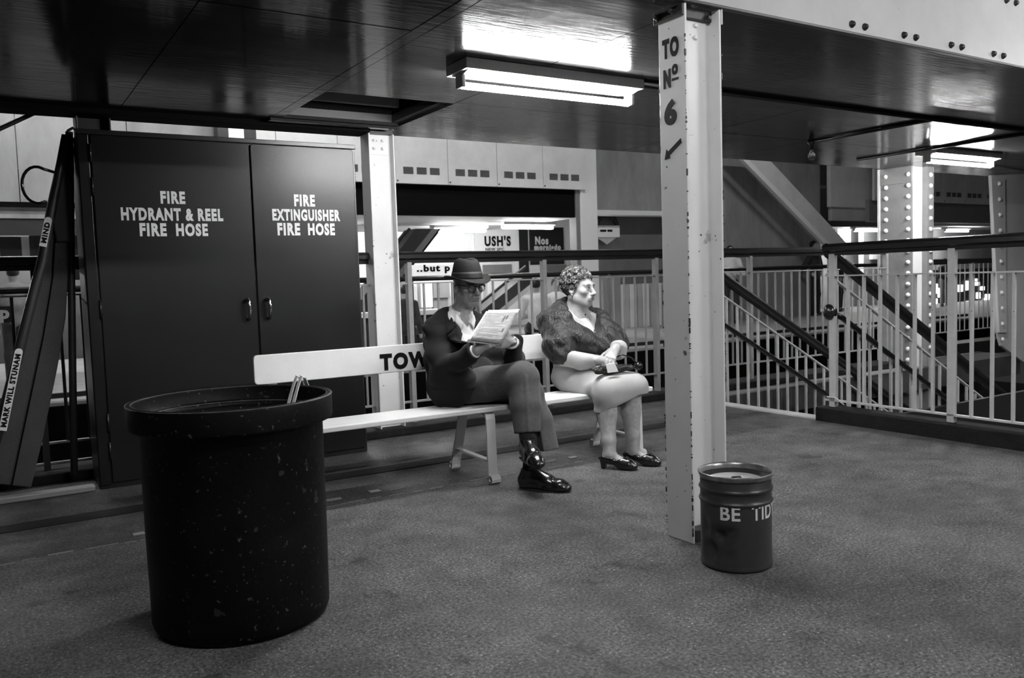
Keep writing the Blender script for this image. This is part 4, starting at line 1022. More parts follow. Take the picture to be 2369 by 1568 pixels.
setp(man, 'seated man in dark suit and trilby, legs crossed, holding a folded magazine', 'person')

# shirt
S = SDF((2.05, 3.95, .50), (2.50, 4.40, 1.0), .0055)
S.chain([(2.265, 4.205, .83), (2.262, 4.20, .70), (2.25, 4.19, .54)], [.118, .132, .12], .05).chain([(2.14, 4.215, .835), (2.265, 4.21, .85), (2.40, 4.205, .83)], [.045, .075, .045], .05)
S.chain([(2.268, 4.185, .88), (2.275, 4.170, .925)], [.068, .066], .02).half((2.275, 4.16, .935), (0, -.45, .9), .003, (2.1, 3.95, .87), (2.5, 4.4, 1.0)).wedge([((2.27, 4.0, .83), (.80, 0, -.55)), ((2.27, 4.0, .83), (-.80, 0, -.55)), ((0, 4.128, 0), (0, 1, 0))], (2.18, 3.95, .8), (2.36, 4.14, 1.0), .004)
S.ripple(folds(.0022, 60, (.9, .1, .5)))
SHS = S; link('shirt', S.mesh('shirt'), M['shirt'], man)
JS = None
# jacket
S = SDF((1.90, 3.70, .36), (2.72, 4.47, .97), .0058)
S.chain([(2.262, 4.225, .80), (2.260, 4.215, .67), (2.245, 4.185, .50)], [.142, .158, .150], .06)
S.ell((2.268, 4.215, .70), (.190, .150, .17), None, .05)
S.ell((2.255, 4.19, .50), (.185, .17, .115), None, .05)
S.chain([(2.140, 4.225, .838), (2.21, 4.225, .872), (2.33, 4.222, .870), (2.445, 4.21, .83)], [.055, .058, .058, .055], .05)
S.chain([(2.137, 4.225, .825), (2.105, 4.13, .68), (2.098, 4.085, .605)], [.068, .066, .060], .03)
S.chain([(2.098, 4.085, .605), (2.135, 3.95, .665), RW+np.array([-.010, .016, -.004])], [.064, .056, .047], .02)
S.chain([(2.445, 4.21, .82), (2.525, 4.11, .69), (2.540, 4.04, .635)], [.070, .067, .060], .03)
S.chain([(2.540, 4.04, .635), (2.46, 3.93, .68), LW+np.array([.030, .012, 0])], [.062, .054, .045], .02)
S.chain([(2.14, 4.10, .46), (2.18, 4.0, .452)], [.080, .062], .07); S.chain([(2.15, 4.09, .55), (2.225, 4.02, .50), (2.240, 3.985, .455)], [.11, .10, .075], .05)         # skirt of the jacket over the thigh
S.cap((2.40, 4.12, .50), (2.42, 4.06, .56), .08, .06, .06)
S.cap((2.40, 4.20, .58), (2.455, 4.15, .67), .09, .085, .05)
S.half((0, 0, .405), (0, 0, -1), .004)
# cuffs open at the wrists
dR, dL = unit(RW-np.array([2.135, 3.95, .665])), unit(LW-np.array([2.46, 3.93, .68]))
S.half(RW+np.array([-.010, .016, -.004])+dR*.006, dR, .003, RW-.085, RW+.085); S.half(LW+np.array([.030, .012, 0])+dL*.006, dL, .003, LW-.03*np.array([3, 2.5, 2.5]), LW+np.array([.05, .07, .07]))
# neck opening and V front
S.cap((2.272, 4.175, .875), (2.285, 4.14, 1.02), .058, .072, .006, -1)
S.wedge([((2.265, 4.0, .60), (.97, 0, -.225)), ((2.265, 4.0, .60), (-.97, 0, -.225)), ((0, 4.165, 0), (0, 1, 0))], (2.05, 3.9, .55), (2.48, 4.17, .95), .006)
S.wedge([((2.275, 4.0, .585), (.75, 0, .45)), ((2.245, 4.0, .585), (-.75, 0, .45)), ((0, 4.02, 0), (0, 1, 0))], (2.10, 3.85, .36), (2.42, 4.1, .62), .01)
S.ripple(folds(.006, 42, (.5, .35, -.9), .4), (1.90, 3.7, .52), (2.22, 4.47, .85)); S.ripple(folds(.003, 34, (.3, .2, .9)), (2.22, 3.7, .36), (2.72, 4.47, .80))
JS = S; jk = link('jacket', S.mesh('jacket'), M['suit'], man)
# dark cardigan below the V
S = SDF((2.05, 3.93, .42), (2.50, 4.40, .74), .0065)
S.chain([(2.262, 4.20, .66), (2.25, 4.19, .50)], [.150, .160], .05).ell((2.30, 4.10, .56), (.15, .10, .12), None, .05).half((0, 0, .675), (0, 0, 1), .01); S.ripple(folds(.003, 50, (.2, .2, 1)))
link('waistcoat', S.mesh('waistcoat'), M['cardigan'], man)
def drape(name, pts, Sd, off, m, parent, dirv=(0, 1, 0), back=.35, th=.004, sub_=6):
    """flat cloth piece (triangle fan / quad grid) laid on the front of a solid: pts = 4 corners (x, z)"""
    g = []; a, b, c, d = [np.array(p, float) for p in pts]; dv_ = unit(dirv)
    for i in range(sub_+1):
        row = []
        for j in range(sub_+1):
            u, v = i/sub_, j/sub_; p = (a*(1-u)+b*u)*(1-v)+(d*(1-u)+c*u)*v
            o = np.array([p[0], 4.15, p[1]])-dv_*back; h = Sd.hit(o, dv_); row.append(h)
        g.append(row)
    last = None
    for row in g:
        for j, h in enumerate(row):
            if h is None: row[j] = None
    flat = [h for r in g for h in r if h is not None]; my = np.mean([h[1] for h in flat]) if flat else 4.05
    mb = MB(); n = sub_+1; vs = []
    for i, row in enumerate(g):
        for j, h in enumerate(row):
            u, v = i/sub_, j/sub_; p = (a*(1-u)+b*u)*(1-v)+(d*(1-u)+c*u)*v
            q = np.array([p[0], my, p[1]]) if h is None else h
            vs.append(Vector(q-dv_*off))
    fs_ = [(i*n+j, i*n+j+1, (i+1)*n+j+1, (i+1)*n+j) for i in range(sub_) for j in range(sub_)]
    mb.add(vs, fs_); o = mb.build(name, m, parent, smooth=True); sd = o.modifiers.new('solid', 'SOLIDIFY'); sd.thickness = th; sd.offset = 0
    return o
for s in (-1, 1):
    X = 2.265
    drape('lapel', [(X+s*.060, .850), (X+s*.120, .795), (X+s*.105, .765), (X+s*.004, .592)][::s], JS, .008, M['suit'], jk, th=.006)
    drape('collar', [(X+s*.064, .905), (X+s*.108, .850), (X+s*.122, .806), (X+s*.062, .846)][::s], JS, .009, M['suit'], jk, th=.005)
    drape('shirt_collar', [(X+s*.012, .880), (X+s*.050, .925), (X+s*.066, .872), (X+s*.040, .822)][::s], SHS, .007, M['shirt'], man, th=.004)
for k in range(3): 
    h = JS.hit((2.10+.018*k, 3.7, .625-.006*k), (0, 1, 0))
    if h is not None: MB().lathe([(.0001, .004), (.007, .003), (.008, 0)], (0, 0, 0), 10).build('button', M['shoe'], jk).matrix_local = Matrix.Translation(Vector(h)-ORG[man.name])@Matrix.Rotation(math.pi/2, 4, 'X')
# trousers
S = SDF((2.02, 3.50, .06), (2.72, 4.36, .72), .0058)
S.ell((2.25, 4.17, .49), (.17, .15, .09), None, .04)
S.chain([(2.175, 4.15, .49), (2.30, 3.96, .525), RK], [.098, .092, .092], .03)
S.chain([RK, (2.408, 3.735, .42), (2.378, 3.678, .268)], [.092, .081, .068], .02, flat=(unit((.80, .25, 0)), 1.0))
S.chain([(2.33, 4.15, .485), (2.42, 3.97, .50), LK], [.098, .085, .070], .03)
S.chain([LK, (2.505, 3.735, .32), (2.505, 3.700, .160)], [.072, .080, .096], .02, flat=(unit((-.53, .85, 0)), 1.35))
S.half((2.50, 3.70, .175), (0, -.15, -1), .002, (2.30, 3.5, .06), (2.72, 3.9, .22))
S.cap((2.500, 3.705, .20), (2.495, 3.700, .10), .040, .056, .004, -1, flat=(unit((-.53, .85, 0)), 1.3))
S.ripple(folds(.0032, 48, (.75, .5, .45)), (2.05, 3.88, .40), (2.55, 4.3, .66))
# pressed crease down the crossed shin
S.chain([RK+np.array([-.030, -.082, .02]), (2.370, 3.662, .42), (2.346, 3.616, .27)], [.009, .007, .006], .010)
S.cap((2.43, 3.70, .44), (2.405, 3.66, .30), .010, .010, .02, -1)
S.half((2.372, 3.678, .288), unit((-.06, -.18, -.9)), .002, (2.22, 3.50, .12), (2.44, 3.80, .34))
S.cap((2.372, 3.678, .285), (2.365, 3.66, .20), .040, .052, .004, -1)
S.half((0, 0, .406), (0, 0, -1), .002, (2.02, 3.87, .3), (2.70, 4.36, .41))
tr = link('trousers', S.mesh('trousers'), M['trouser'], man)
# turn-ups, socks, shoes
S = SDF((2.24, 3.42, .0), (2.52, 3.78, .32), .005)
S.chain([RA+np.array([.004, .008, .06]), RA], [.041, .038], .01); S.chain([LA+np.array([.03, .02, .09]), LA], [.043, .038], .01)
link('socks', S.mesh('socks'), M['sock'], man)
def shoe(heel, toe, ang_up, parent, L=.275, lace=True, name='shoe', up=None):
    heel, toe = np.array(heel, float), np.array(toe, float); d = unit(toe-heel); u = np.array([0, 0, 1.]) if up is None else np.array(up, float); u = unit(u-d*(u@d)); s = np.cross(d, u)
    lo_ = np.minimum(heel, toe)-.13; hi_ = np.maximum(heel, toe)+.16; S = SDF(lo_, hi_, .0042)
    def Q(a, b, c): return heel+d*a*L+s*b+u*c
    S.chain([Q(.10, 0, .050), Q(.30, 0, .052), Q(.55, 0, .040), Q(.80, 0, .030), Q(.91, 0, .026)], [.034, .034, .038, .038, .028], .02, flat=(u, 1.15))
    S.chain([Q(.13, 0, .055), Q(.17, 0, .108)], [.036, .037], .03); S.chain([Q(.25, 0, .098), Q(.55, 0, .055)], [.030, .030], .03)
    S.chain([Q(.12, 0, .02), Q(.6, 0, .018), Q(.9, 0, .018)], [.033, .040, .030], .02, flat=(u, 2.2))
    S.half(Q(.17, 0, .112), u, .003); S.cap(Q(.17, 0, .085), Q(.17, 0, .15), .028, .031, .003, -1); S.half(Q(0, 0, .008), -u, .002)
    S.cap(Q(.70, -.06, .066), Q(.70, .06, .066), .003, k=.004, op=-1)
    o = link(name, S.mesh(name), M['shoe'], parent)
    poly = []
    for i in range(28):
        a = 2*math.pi*i/28; t = .5-.52*math.cos(a); w_ = .034+.010*math.sin(min(1, t)*math.pi*.95); poly.append(Vector(Q(t*.98, w_*math.sin(a)*1.02, 0)))
    MB().prism(poly, Vector(u*.010)).build('sole', M['sole'], o, bevel=.002)
    MB().prism([Vector(Q(-.01, -.033, -.002)), Vector(Q(.24, -.034, -.002)), Vector(Q(.24, .034, -.002)), Vector(Q(-.01, .033, -.002))], Vector(-u*.010 if up is not None else u*.004)).build('heel', M['sole'], o, bevel=.004)
    if lace:
        for j in range(3): MB().tube([Vector(Q(.34+.07*j, -.014, .106-.016*j)), Vector(Q(.35+.07*j, 0, .112-.016*j)), Vector(Q(.34+.07*j, .014, .106-.016*j))], .0025, 6).build('lace', M['cardigan'], o, smooth=True)
    return o
shoe((2.318, 3.672, .0), (2.490, 3.430, .0), 0, man)
dtoe = unit((-.30, -.94, -.06)); hl = np.array([2.380, 3.712, .160]); shoe(hl, hl+dtoe*.27, 0, man, up=(-.05, -.06, 1))
# hat
def hat(c, R, parent, sc=1.0):
    def W(x, y, z): return Vector(np.array(c)+R@np.array([x, y, z]))
    n = 56; rings = []
    def ring(rx, ry, zf): return [W(rx*math.cos(2*math.pi*k/n), ry*math.sin(2*math.pi*k/n), zf(2*math.pi*k/n)) for k in range(n)]
    def brim(t): 
        def z(a): return t*(.024*abs(math.cos(a))**2-.022*max(0, math.sin(a))**1.5+.004*max(0, -math.sin(a))**2)
        return z
    prof = [(.122, .152, brim(1.0)), (.113, .142, brim(.8)), (.100, .127, brim(.5)), (.088, .112, brim(.22)), (.080, .101, lambda a: .004)]
    for h, rx, ry in ((.02, .0785, .099), (.045, .0765, .0965), (.068, .072, .091)): prof.append((rx, ry, lambda a, h=h: h))
    def top(e): 
        return lambda a, e=e: e+.010*abs(math.cos(a))-.006*max(0, math.sin(a))
    for h, rx, ry in ((.090, .064, .083), (.104, .052, .072), (.109, .040, .060)): prof.append((rx, ry, top(h)))
    prof += [(.026, .046, lambda a: .101+.010*abs(math.cos(a))), (.012, .034, lambda a: .088+.008*abs(math.cos(a))), (.003, .022, lambda a: .084)]
    mb = MB(); vs = []; fs_ = []
    for rx, ry, zf in prof: vs += ring(rx*sc, ry*sc, zf)
    m = len(prof)
    for i in range(m-1):
        for k in range(n): fs_.append((i*n+k, i*n+(k+1) % n, (i+1)*n+(k+1) % n, (i+1)*n+k))
    fs_.append(tuple((m-1)*n+k for k in range(n))); mb.add(vs, fs_)
    o = mb.build('hat', M['felt'], parent, smooth=True); sd = o.modifiers.new('solid', 'SOLIDIFY'); sd.thickness = .004; sd.offset = -1
    mb = MB(); vs = []; 
    for rx, ry, h in ((.0812, .1022, .003), (.0800, .1010, .012), (.0788, .0995, .028), (.0768, .0972, .041)): vs += ring(rx*sc, ry*sc, lambda a, h=h: h)
    fs_ = [(i*n+k, i*n+(k+1) % n, (i+1)*n+(k+1) % n, (i+1)*n+k) for i in range(3) for k in range(n)]
    mb.add(vs, fs_); b = mb.build('hat_band', M['band'], o, smooth=True); sd = b.modifiers.new('solid', 'SOLIDIFY'); sd.thickness = .0025; sd.offset = 1
    return o
HH = frame(.05, .03, .02)
hat(HC+HR@np.array([0, -.008, .036]), HH, man)
# glasses
gs = MB()
def G(x, y, z): return Vector(HC+HR@(np.array([x, y, z])*HS))
glass = mat('lens_glass', .95, .03); glass.node_tree.nodes['Principled BSDF'].inputs['Transmission Weight'].default_value = 1.0
fr0 = MB().tube([G(-.010, .106, .004), G(0, .1085, .007), G(.010, .106, .004)], .003, 8).build('glasses', M['shoe'], man, smooth=True)
for s in (-1, 1):
    loop = []
    for i in range(22):
        a = 2*math.pi*i/22; x = .0225*math.copysign(abs(math.cos(a))**.75, math.cos(a)); z = .0175*math.copysign(abs(math.sin(a))**.8, math.sin(a))
        loop.append(G(s*(.032)+x, .1035-.16*abs(x+s*.032)*0-.16*abs(s*.032+x)+.0105, -.005+z))
    rm = MB().tube(loop, .0019, 8, closed=True).build('rim', M['shoe'], fr0, smooth=True)
    MB().tube(loop[1:11], .0044, 8).build('brow_bar', M['shoe'], fr0, smooth=True)
    MB().tube([G(s*.053, .100, .006), G(s*.068, .085, .008), G(s*.077, .02, .010), G(s*.080, -.015, .004), G(s*.080, -.028, -.012)], .0028, 8).build('temple', M['shoe'], fr0, smooth=True)
    MB().prism([p for p in loop[::2]], Vector(HR@np.array([0, .0012, 0]))).build('lens', glass, fr0)
# watch and white cuff
dW = unit(LW-np.array([2.46, 3.93, .68]))
MB().tube([Vector(LW-dW*.012), Vector(LW+dW*.006)], .036, 16).build('shirt_cuff', M['shirt'], man, smooth=True)
MB().tube([Vector(LW+dW*.010), Vector(LW+dW*.022)], .0305, 16).build('watch', M['drum_metal'], man, smooth=True)
MB().tube([Vector(RW-dR*.012), Vector(RW-dR*.002)], .036, 16).build('shirt_cuff', M['shirt'], man, smooth=True)

# the magazine
def paper_mat():
    m = mat('printed_paper', .36, .55, .35, 26, 0, stretch=(1, 1, 6)); return m
M['paper'] = paper_mat(); M['paper_w'] = mat('paper_margin', .6, .55)
def at3(x, y, Y): return at(x, y, Y)
TL, TR_, BR, BL_ = at(1130, 717, 3.85), at(1203, 714, 3.80), at(1160, 796, 3.775), at(1088, 786, 3.80)
mg = thing('magazine', 'folded printed magazine held up in the hands of the seated man', 'magazine', tuple((BL_+BR)/2))
def sheet(name, a, b, c, d, off, bend, m, th=.0015, n=8):
    nn = (b-a).cross(d-a).normalized(); vs = []; fs_ = []
    for i in range(n+1):
        for j in range(n+1):
            u, v = i/n, j/n; p = (a*(1-u)+b*u)*(1-v)+(d*(1-u)+c*u)*v; vs.append(p+nn*(off+bend*math.sin(math.pi*u)*(1-v*.6)+.004*math.sin(5*v+u)))
    for i in range(n):
        for j in range(n): fs_.append((i*(n+1)+j, i*(n+1)+j+1, (i+1)*(n+1)+j+1, (i+1)*(n+1)+j))
    o = MB().add(vs, fs_).build(name, m, mg, smooth=True); sd = o.modifiers.new('solid', 'SOLIDIFY'); sd.thickness = th; sd.offset = 0; return o, nn
o1, nn = sheet('cover', TL, TR_, BR, BL_, 0, .003, M['paper'])
front = -1 if nn.dot(-FW) < 0 else 1
sheet('inner_page', TL-Vector((.012, 0, .0)), TR_-Vector((.004, 0, .0)), BR-Vector((.008, 0, .002)), BL_-Vector((.020, 0, .004)), -.012*front, .003, M['paper_w'])
0 and sheet('back_page', TL-Vector((.004, 0, .03)), TL+Vector((.02, 0, 0)), BL_+Vector((.02, 0, 0)), BL_-Vector((.022, -.02, -.004)), -.020*front, .003, M['paper_w'])
def onmag(u, v, o=.0045): 
    p = (TL*(1-u)+TR_*u)*(1-v)+(BL_*(1-u)+BR*u)*v; return p+nn*(.003*math.sin(math.pi*u)*(1-v*.6)+.004*math.sin(5*v+u)+front*.0014)
def patch(u0, u1, v0, v1, m, nm):
    n = 8; vs = [onmag(u0+(u1-u0)*i/n, v0+(v1-v0)*j/n) for i in range(n+1) for j in range(n+1)]
    fs_ = [(i*(n+1)+j, i*(n+1)+j+1, (i+1)*(n+1)+j+1, (i+1)*(n+1)+j) for i in range(n) for j in range(n)]
    MB().add(vs, fs_).build(nm, m, o1)
patch(.0, .99, .0, .10, M['paper_w'], 'masthead')
ink = mat('printed_ink', .10, .6); ink2 = mat('grey_print', .3, .6)
for v in (.30, .345, .42, .465, .51, .60, .645, .69, .78, .82): patch(.06, .55+.25*((v*37) % 1), v, v+.012, ink2, 'print_line')
for (u0, u1, v0, v1) in ((.62, .68, .2, .38), (.70, .76, .18, .30), (.78, .84, .58, .68)): patch(u0, u1, v0, v1, ink, 'print_mark')
# ================================================================ the woman
WC = np.array([3.058, 4.105, 1.030]); WR = frame(.38, .02, 0.0); WS = .96
lo, hi = (2.70, 3.52, .0), (3.46, 4.42, 1.17)
S = SDF(lo, hi, .0045)
head(S, WC, WR, WS, female=True)
S.ell(WC+WR@(np.array([0, .022, -.072])*WS), np.array([.052, .046, .042])*WS, WR, .03)                       # full cheeks
S.ell(WC+WR@(np.array([0, .012, -.112])*WS), np.array([.036, .040, .018])*WS, WR, .02)                       # double chin
S.chain([WC+WR@np.array([0, -.02, -.06]), (3.055, 4.135, .90), (3.055, 4.16, .86)], [.052, .056, .07], .03)
S.chain([(3.055, 4.17, .82), (3.04, 4.17, .68), (3.05, 4.15, .52)], [.10, .11, .11], .05)
S.chain([(2.935, 4.20, .82), (3.055, 4.17, .84), (3.17, 4.12, .81)], [.045, .065, .045], .05)
WRW, WLW = np.array([2.995, 3.850, .612]), np.array([3.105, 3.832, .668])
S.chain([(2.935, 4.20, .81), (2.915, 4.05, .625), WRW], [.048, .042, .027], .02)
S.chain([(3.17, 4.12, .80), (3.225, 3.98, .64), WLW], [.048, .042, .027], .02)
hand(S, WLW, (-.72, -.28, -.62), (.35, .55, -.65), (-.5, -.5, .4), [(.25, .3, .25), (.28, .35, .25), (.3, .4, .3), (.35, .4, .3)], .88, (.75, .5, .2))
hand(S, WRW, (.90, -.25, -.15), (0, .25, -1), (-.2, 1, .1), [(.3, .5, .4), (.3, .5, .4), (.35, .5, .4), (.4, .5, .4)], .86, (.7, .5, .2))
WRK, WLK = np.array([2.995, 3.772, .440]), np.array([3.165, 3.760, .440])
WRA, WLA = np.array([2.965, 3.728, .085]), np.array([3.130, 3.715, .085])
for hip, kn, an, tx in (((2.99, 4.14, .49), WRK, WRA, (.055, -.075)), ((3.11, 4.12, .49), WLK, WLA, (.055, -.075))):
    S.chain([hip, kn], [.085, .062], .03)
    mid = kn*.62+an*.38+np.array([.004, .022, 0])
    S.chain([kn, mid, kn*.22+an*.78+np.array([0, .006, 0]), an], [.058, .057, .040, .037], .02)
    S.chain([an+np.array([0, .02, -.015]), an+np.array([tx[0], tx[1], -.052]), an+np.array([tx[0]*1.15, tx[1]*1.15, -.062])], [.033, .026, .016], .02)
me = S.mesh('person')
def woman_tone(P):
    t = head_tone(P, .40, WC, WR, WS, .2, (.006, 0), .60); t[P[:, 2] < .5] = .38
    return t
tone(me, woman_tone)
wom = link('person', me, M['skin'], None, (3.03, 4.1, 0)); setp(wom, 'seated woman with curly hair and dark fur stole, looking away to the right', 'person')

# permed hair: a cap with many small curls
S = SDF(WC-.17, WC+.18, .0042)
def HW(x, y, z): return WC+WR@(np.array([x, y, z])*WS)
S.ell(HW(0, -.028, .045), np.array([.080, .092, .082])*WS, WR, .02)
rg = np.random.default_rng(3); cnt = 0
while cnt < 330:
    v = unit(rg.normal(size=3)); p = np.array([v[0]*.087, -.024+v[1]*.102, .040+v[2]*.094])
    x, y, z = p
    if z < -.045 or (y > .052-.25*max(0, z-.05) and z < .062): continue
    if y > .030 and z < .045 and abs(x) < .07: continue
    if y > .01 and z < .01: continue
    if z < -.02 and y > -.03: continue
    r = rg.uniform(.009, .015)
    q = HW(*p); S.ell(q, np.array([r, r*.8, r])*WS, None, .004)
    if cnt % 2: S.ell(HW(*(p*1.09+np.array([0, 0, -.003]))), np.array([.006, .006, .006])*WS, None, .004, -1)
    cnt += 1
S.ell(HW(0, .085, -.03), np.array([.070, .050, .080])*WS, WR, .01, -1)
hm = S.mesh('hair'); link('hair', hm, M['hair_perm'], wom)
# earring, necklace
for s in (-1,): MB().lathe([(.0001, .007), (.006, .004), (.007, 0), (.005, -.005), (.0001, -.007)], tuple(HW(s*.083, -.004, -.044)), 10).build('earring', M['chrome'], wom, smooth=True)
# blouse / jersey suit top
S = SDF((2.74, 3.76, .40), (3.42, 4.42, .96), .0058)
S.chain([(3.055, 4.165, .82), (3.04, 4.165, .68), (3.05, 4.15, .52)], [.112, .130, .130], .06)
S.ell((3.055, 4.10, .70), (.12, .10, .09), frame(.3), .06)
S.chain([(2.93, 4.20, .82), (3.055, 4.175, .845), (3.18, 4.12, .81)], [.05, .07, .05], .05)
S.chain([(2.93, 4.20, .81), (2.905, 4.06, .625)], [.060, .057], .03); S.chain([(2.905, 4.06, .625), (2.945, 3.95, .600), WRW+np.array([-.016, .022, 0])], [.060, .053, .038], .02)
S.chain([(3.18, 4.12, .80), (3.235, 3.985, .645)], [.060, .056], .03); S.chain([(3.235, 3.985, .645), (3.18, 3.90, .655), WLW+np.array([.020, .012, .002])], [.060, .054, .040], .02)
dR, dL = unit(WRW-np.array([2.93, 3.94, .60])), unit(WLW-np.array([3.21, 3.90, .655]))
S.half(WRW+np.array([-.016, .022, 0])+dR*.004, dR, .003, WRW-.06, WRW+.07); S.half(WLW+np.array([.020, .012, .002])+dL*.004, dL, .003, WLW-.07, WLW+.065)
S.cap((3.06, 4.09, .885), (3.06, 4.06, 1.0), .060, .075, .005, -1)
S.wedge([((3.085, 3.9, .755), (.86, 0, -.45)), ((3.085, 3.9, .755), (-.86, 0, -.45)), ((0, 4.075, 0), (0, 1, 0))], (2.9, 3.85, .7), (3.2, 4.09, .93), .006)
S.half((0, 0, .408), (0, 0, -1), .003)
S.ripple(folds(.0040, 46, (.75, .25, .7)), (2.76, 3.76, .52), (3.04, 4.3, .70)); S.ripple(folds(.0035, 40, (.5, .3, -.8)), (3.04, 3.76, .52), (3.42, 4.3, .72)); S.ripple(folds(.003, 38, (.4, .1, .9)), (2.74, 3.95, .40), (3.2, 4.42, .52))
link('blouse', S.mesh('blouse'), M['blouse'], wom)
S = SDF((2.9, 3.9, .70), (3.2, 4.2, .92), .006); S.chain([(3.06, 4.15, .84), (3.065, 4.125, .74)], [.08, .105], .04); link('vest', S.mesh('vest'), mat('white_lace_vest', .74, .7, .1, 60, .3, 200), wom)
nl = [Vector((3.056+.068*math.sin(a), 4.142-.070*math.cos(a), .893-.020*math.cos(a))) for a in [2*math.pi*i/28 for i in range(28)]]
MB().tube(nl, .0018, 6, closed=True).build('necklace', M['drum_metal'], wom, smooth=True)
MB().lathe([(.0001, .007), (.006, .004), (.007, 0), (.005, -.006), (.0001, -.008)], tuple(nl[1]+Vector((0, -.004, -.006))), 10).build('pendant', M['dark'], wom, smooth=True)
# skirt
S = SDF((2.76, 3.60, .28), (3.36, 4.38, .66), .0058)
S.ell((3.055, 4.15, .495), (.150, .160, .105), None, .04)
S.chain([(2.995, 4.13, .485), WRK+np.array([-.004, -.012, .008])], [.098, .076], .04); S.chain([(3.12, 4.11, .485), WLK+np.array([.006, -.012, .008])], [.098, .076], .04)
S.chain([(3.05, 4.10, .485), (3.085, 3.775, .465)], [.100, .070], .06)
S.chain([WRK+np.array([-.015, -.005, .01]), WLK+np.array([.015, -.005, .01])], [.074, .074], .03)
S.chain([WRK+np.array([-.012, 0, -.04]), WRK+np.array([-.030, .015, -.110])], [.066, .050], .03)                 # hanging hem corner
S.chain([WRK+np.array([-.012, -.004, -.03]), WLK+np.array([.012, -.004, -.03])], [.074, .074], .03)
S.wedge([((2.925, 3.70, .318), (-.38, 0, .93)), ((3.07, 3.70, .408), (-.02, 0, 1))], (2.76, 3.6, .25), (3.36, 3.86, .50), .003)
S.chain([WRK+np.array([-.01, -.012, -.015]), WLK+np.array([.01, -.012, -.015])], [.056, .056], .0) if False else None
S.cap((2.995, 3.775, .40), (2.985, 3.77, .28), .050, .056, .004, -1); S.cap((3.170, 3.76, .41), (3.165, 3.76, .28), .056, .060, .004, -1)
S.cap((2.99, 3.775, .38), (3.18, 3.76, .38), .045, .045, .006, -1)
S.half((0, 0, .409), (0, 0, -1), .002, (2.76, 3.87, .28), (3.36, 4.38, .415))
S.ripple(folds(.0040, 42, (.55, .75, .35)), (2.78, 3.82, .40), (3.0, 4.3, .60))
link('skirt', S.mesh('skirt'), M['skirt'], wom)
# fur stole
S = SDF((2.68, 3.82, .50), (3.46, 4.46, 1.0), .0062)
S.chain([(2.925, 4.215, .83), (3.055, 4.235, .865), (3.185, 4.14, .82)], [.085, .085, .085], .06)
S.chain([(2.925, 4.20, .82), (2.90, 4.10, .70), (2.895, 4.065, .64)], [.090, .092, .082], .04)
S.chain([(3.185, 4.13, .81), (3.235, 4.02, .71), (3.24, 3.985, .655)], [.088, .082, .075], .04)
S.chain([(2.95, 4.12, .80), (3.0, 4.03, .715), (3.09, 3.97, .655), (3.16, 3.935, .635)], [.075, .066, .056, .045], .05)   # right front panel
S.chain([(3.18, 4.07, .80), (3.185, 3.985, .71), (3.185, 3.945, .655)], [.075, .064, .052], .05)                               # left front panel
S.chain([(2.965, 4.10, .865), (2.975, 4.19, .905), (3.055, 4.24, .915), (3.14, 4.19, .905), (3.15, 4.08, .875)], [.036, .040, .043, .040, .038], .03)   # collar roll
S.cap((3.06, 4.11, .84), (3.055, 4.08, 1.0), .070, .085, .010, -1)
S.wedge([((3.090, 3.9, .728), (.80, 0, -.50)), ((3.090, 3.9, .728), (-.93, 0, -.30)), ((0, 4.115, 0), (0, 1, 0))], (2.88, 3.8, .68), (3.22, 4.12, 1.0), .012)
S.chain([WRW+np.array([-.09, .11, -.06]), WRW+np.array([0, 0, -.03])], [.075, .06], .01, -1)
S.half((3.0, 0, .60), (.15, 0, -1), .01)
nz = rng.normal(size=(40, 3))*95
def furry(x, y, z):
    e = 0
    for i in range(10): e = e+np.sin(x*nz[i, 0]+y*nz[i, 1]+z*nz[i, 2]*.6+i)
    return .0014*e
S.ripple(furry); S.ripple(folds(.006, 30, (.9, .2, .45)))
link('fur_stole', S.mesh('fur_stole'), M['fur'], wom)
# court shoes
def court(heel, toe, parent):
    heel, toe = np.array(heel, float), np.array(toe, float); d = unit(toe-heel); u = np.array([0, 0, 1.]); s = np.cross(d, u); L = np.linalg.norm(toe-heel)
    S = SDF(np.minimum(heel, toe)-.06, np.maximum(heel, toe)+np.array([.06, .06, .12]), .0038)
    def Q(a, b, c): return heel+d*a*L+s*b+u*c
    S.chain([Q(.10, 0, .066), Q(.35, 0, .050), Q(.62, 0, .030), Q(.82, 0, .024), Q(.93, 0, .018)], [.031, .030, .034, .032, .020], .02, flat=(u, 1.15))
    S.chain([Q(.62, 0, .042), Q(.78, 0, .036)], [.028, .026], .02)
    S.chain([Q(.02, 0, .095), Q(.30, 0, .092), Q(.52, 0, .075)], [.030, .032, .026], .006, -1)
    S.half(Q(0, 0, .003), -u, .002); S.cap(Q(.34, -.05, .0), Q(.34, .05, .0), .026, k=.01, op=-1)
    o = link('shoe', S.mesh('shoe'), M['shoe'], parent)
    hb = [Vector(Q(.02, -.022, .05)), Vector(Q(.20, -.024, .05)), Vector(Q(.20, .024, .05)), Vector(Q(.02, .022, .05))]; ht = [Vector(Q(.055, -.016, 0)), Vector(Q(.15, -.017, 0)), Vector(Q(.15, .017, 0)), Vector(Q(.055, .016, 0))]
    MB().add(hb+ht, [(0, 1, 2, 3), (7, 6, 5, 4), (0, 4, 5, 1), (1, 5, 6, 2), (2, 6, 7, 3), (3, 7, 4, 0)]).build('heel', M['shoe'], o, bevel=.003)
    MB().prism([Vector(Q(.70, -.020, .066)), Vector(Q(.78, -.022, .060)), Vector(Q(.78, .022, .060)), Vector(Q(.70, .020, .066))], Vector(u*.008)).build('bow', M['shoe'], o, bevel=.003)
court((2.930, 3.775, 0), (3.052, 3.600, 0), wom); court((3.098, 3.765, 0), (3.218, 3.588, 0), wom)

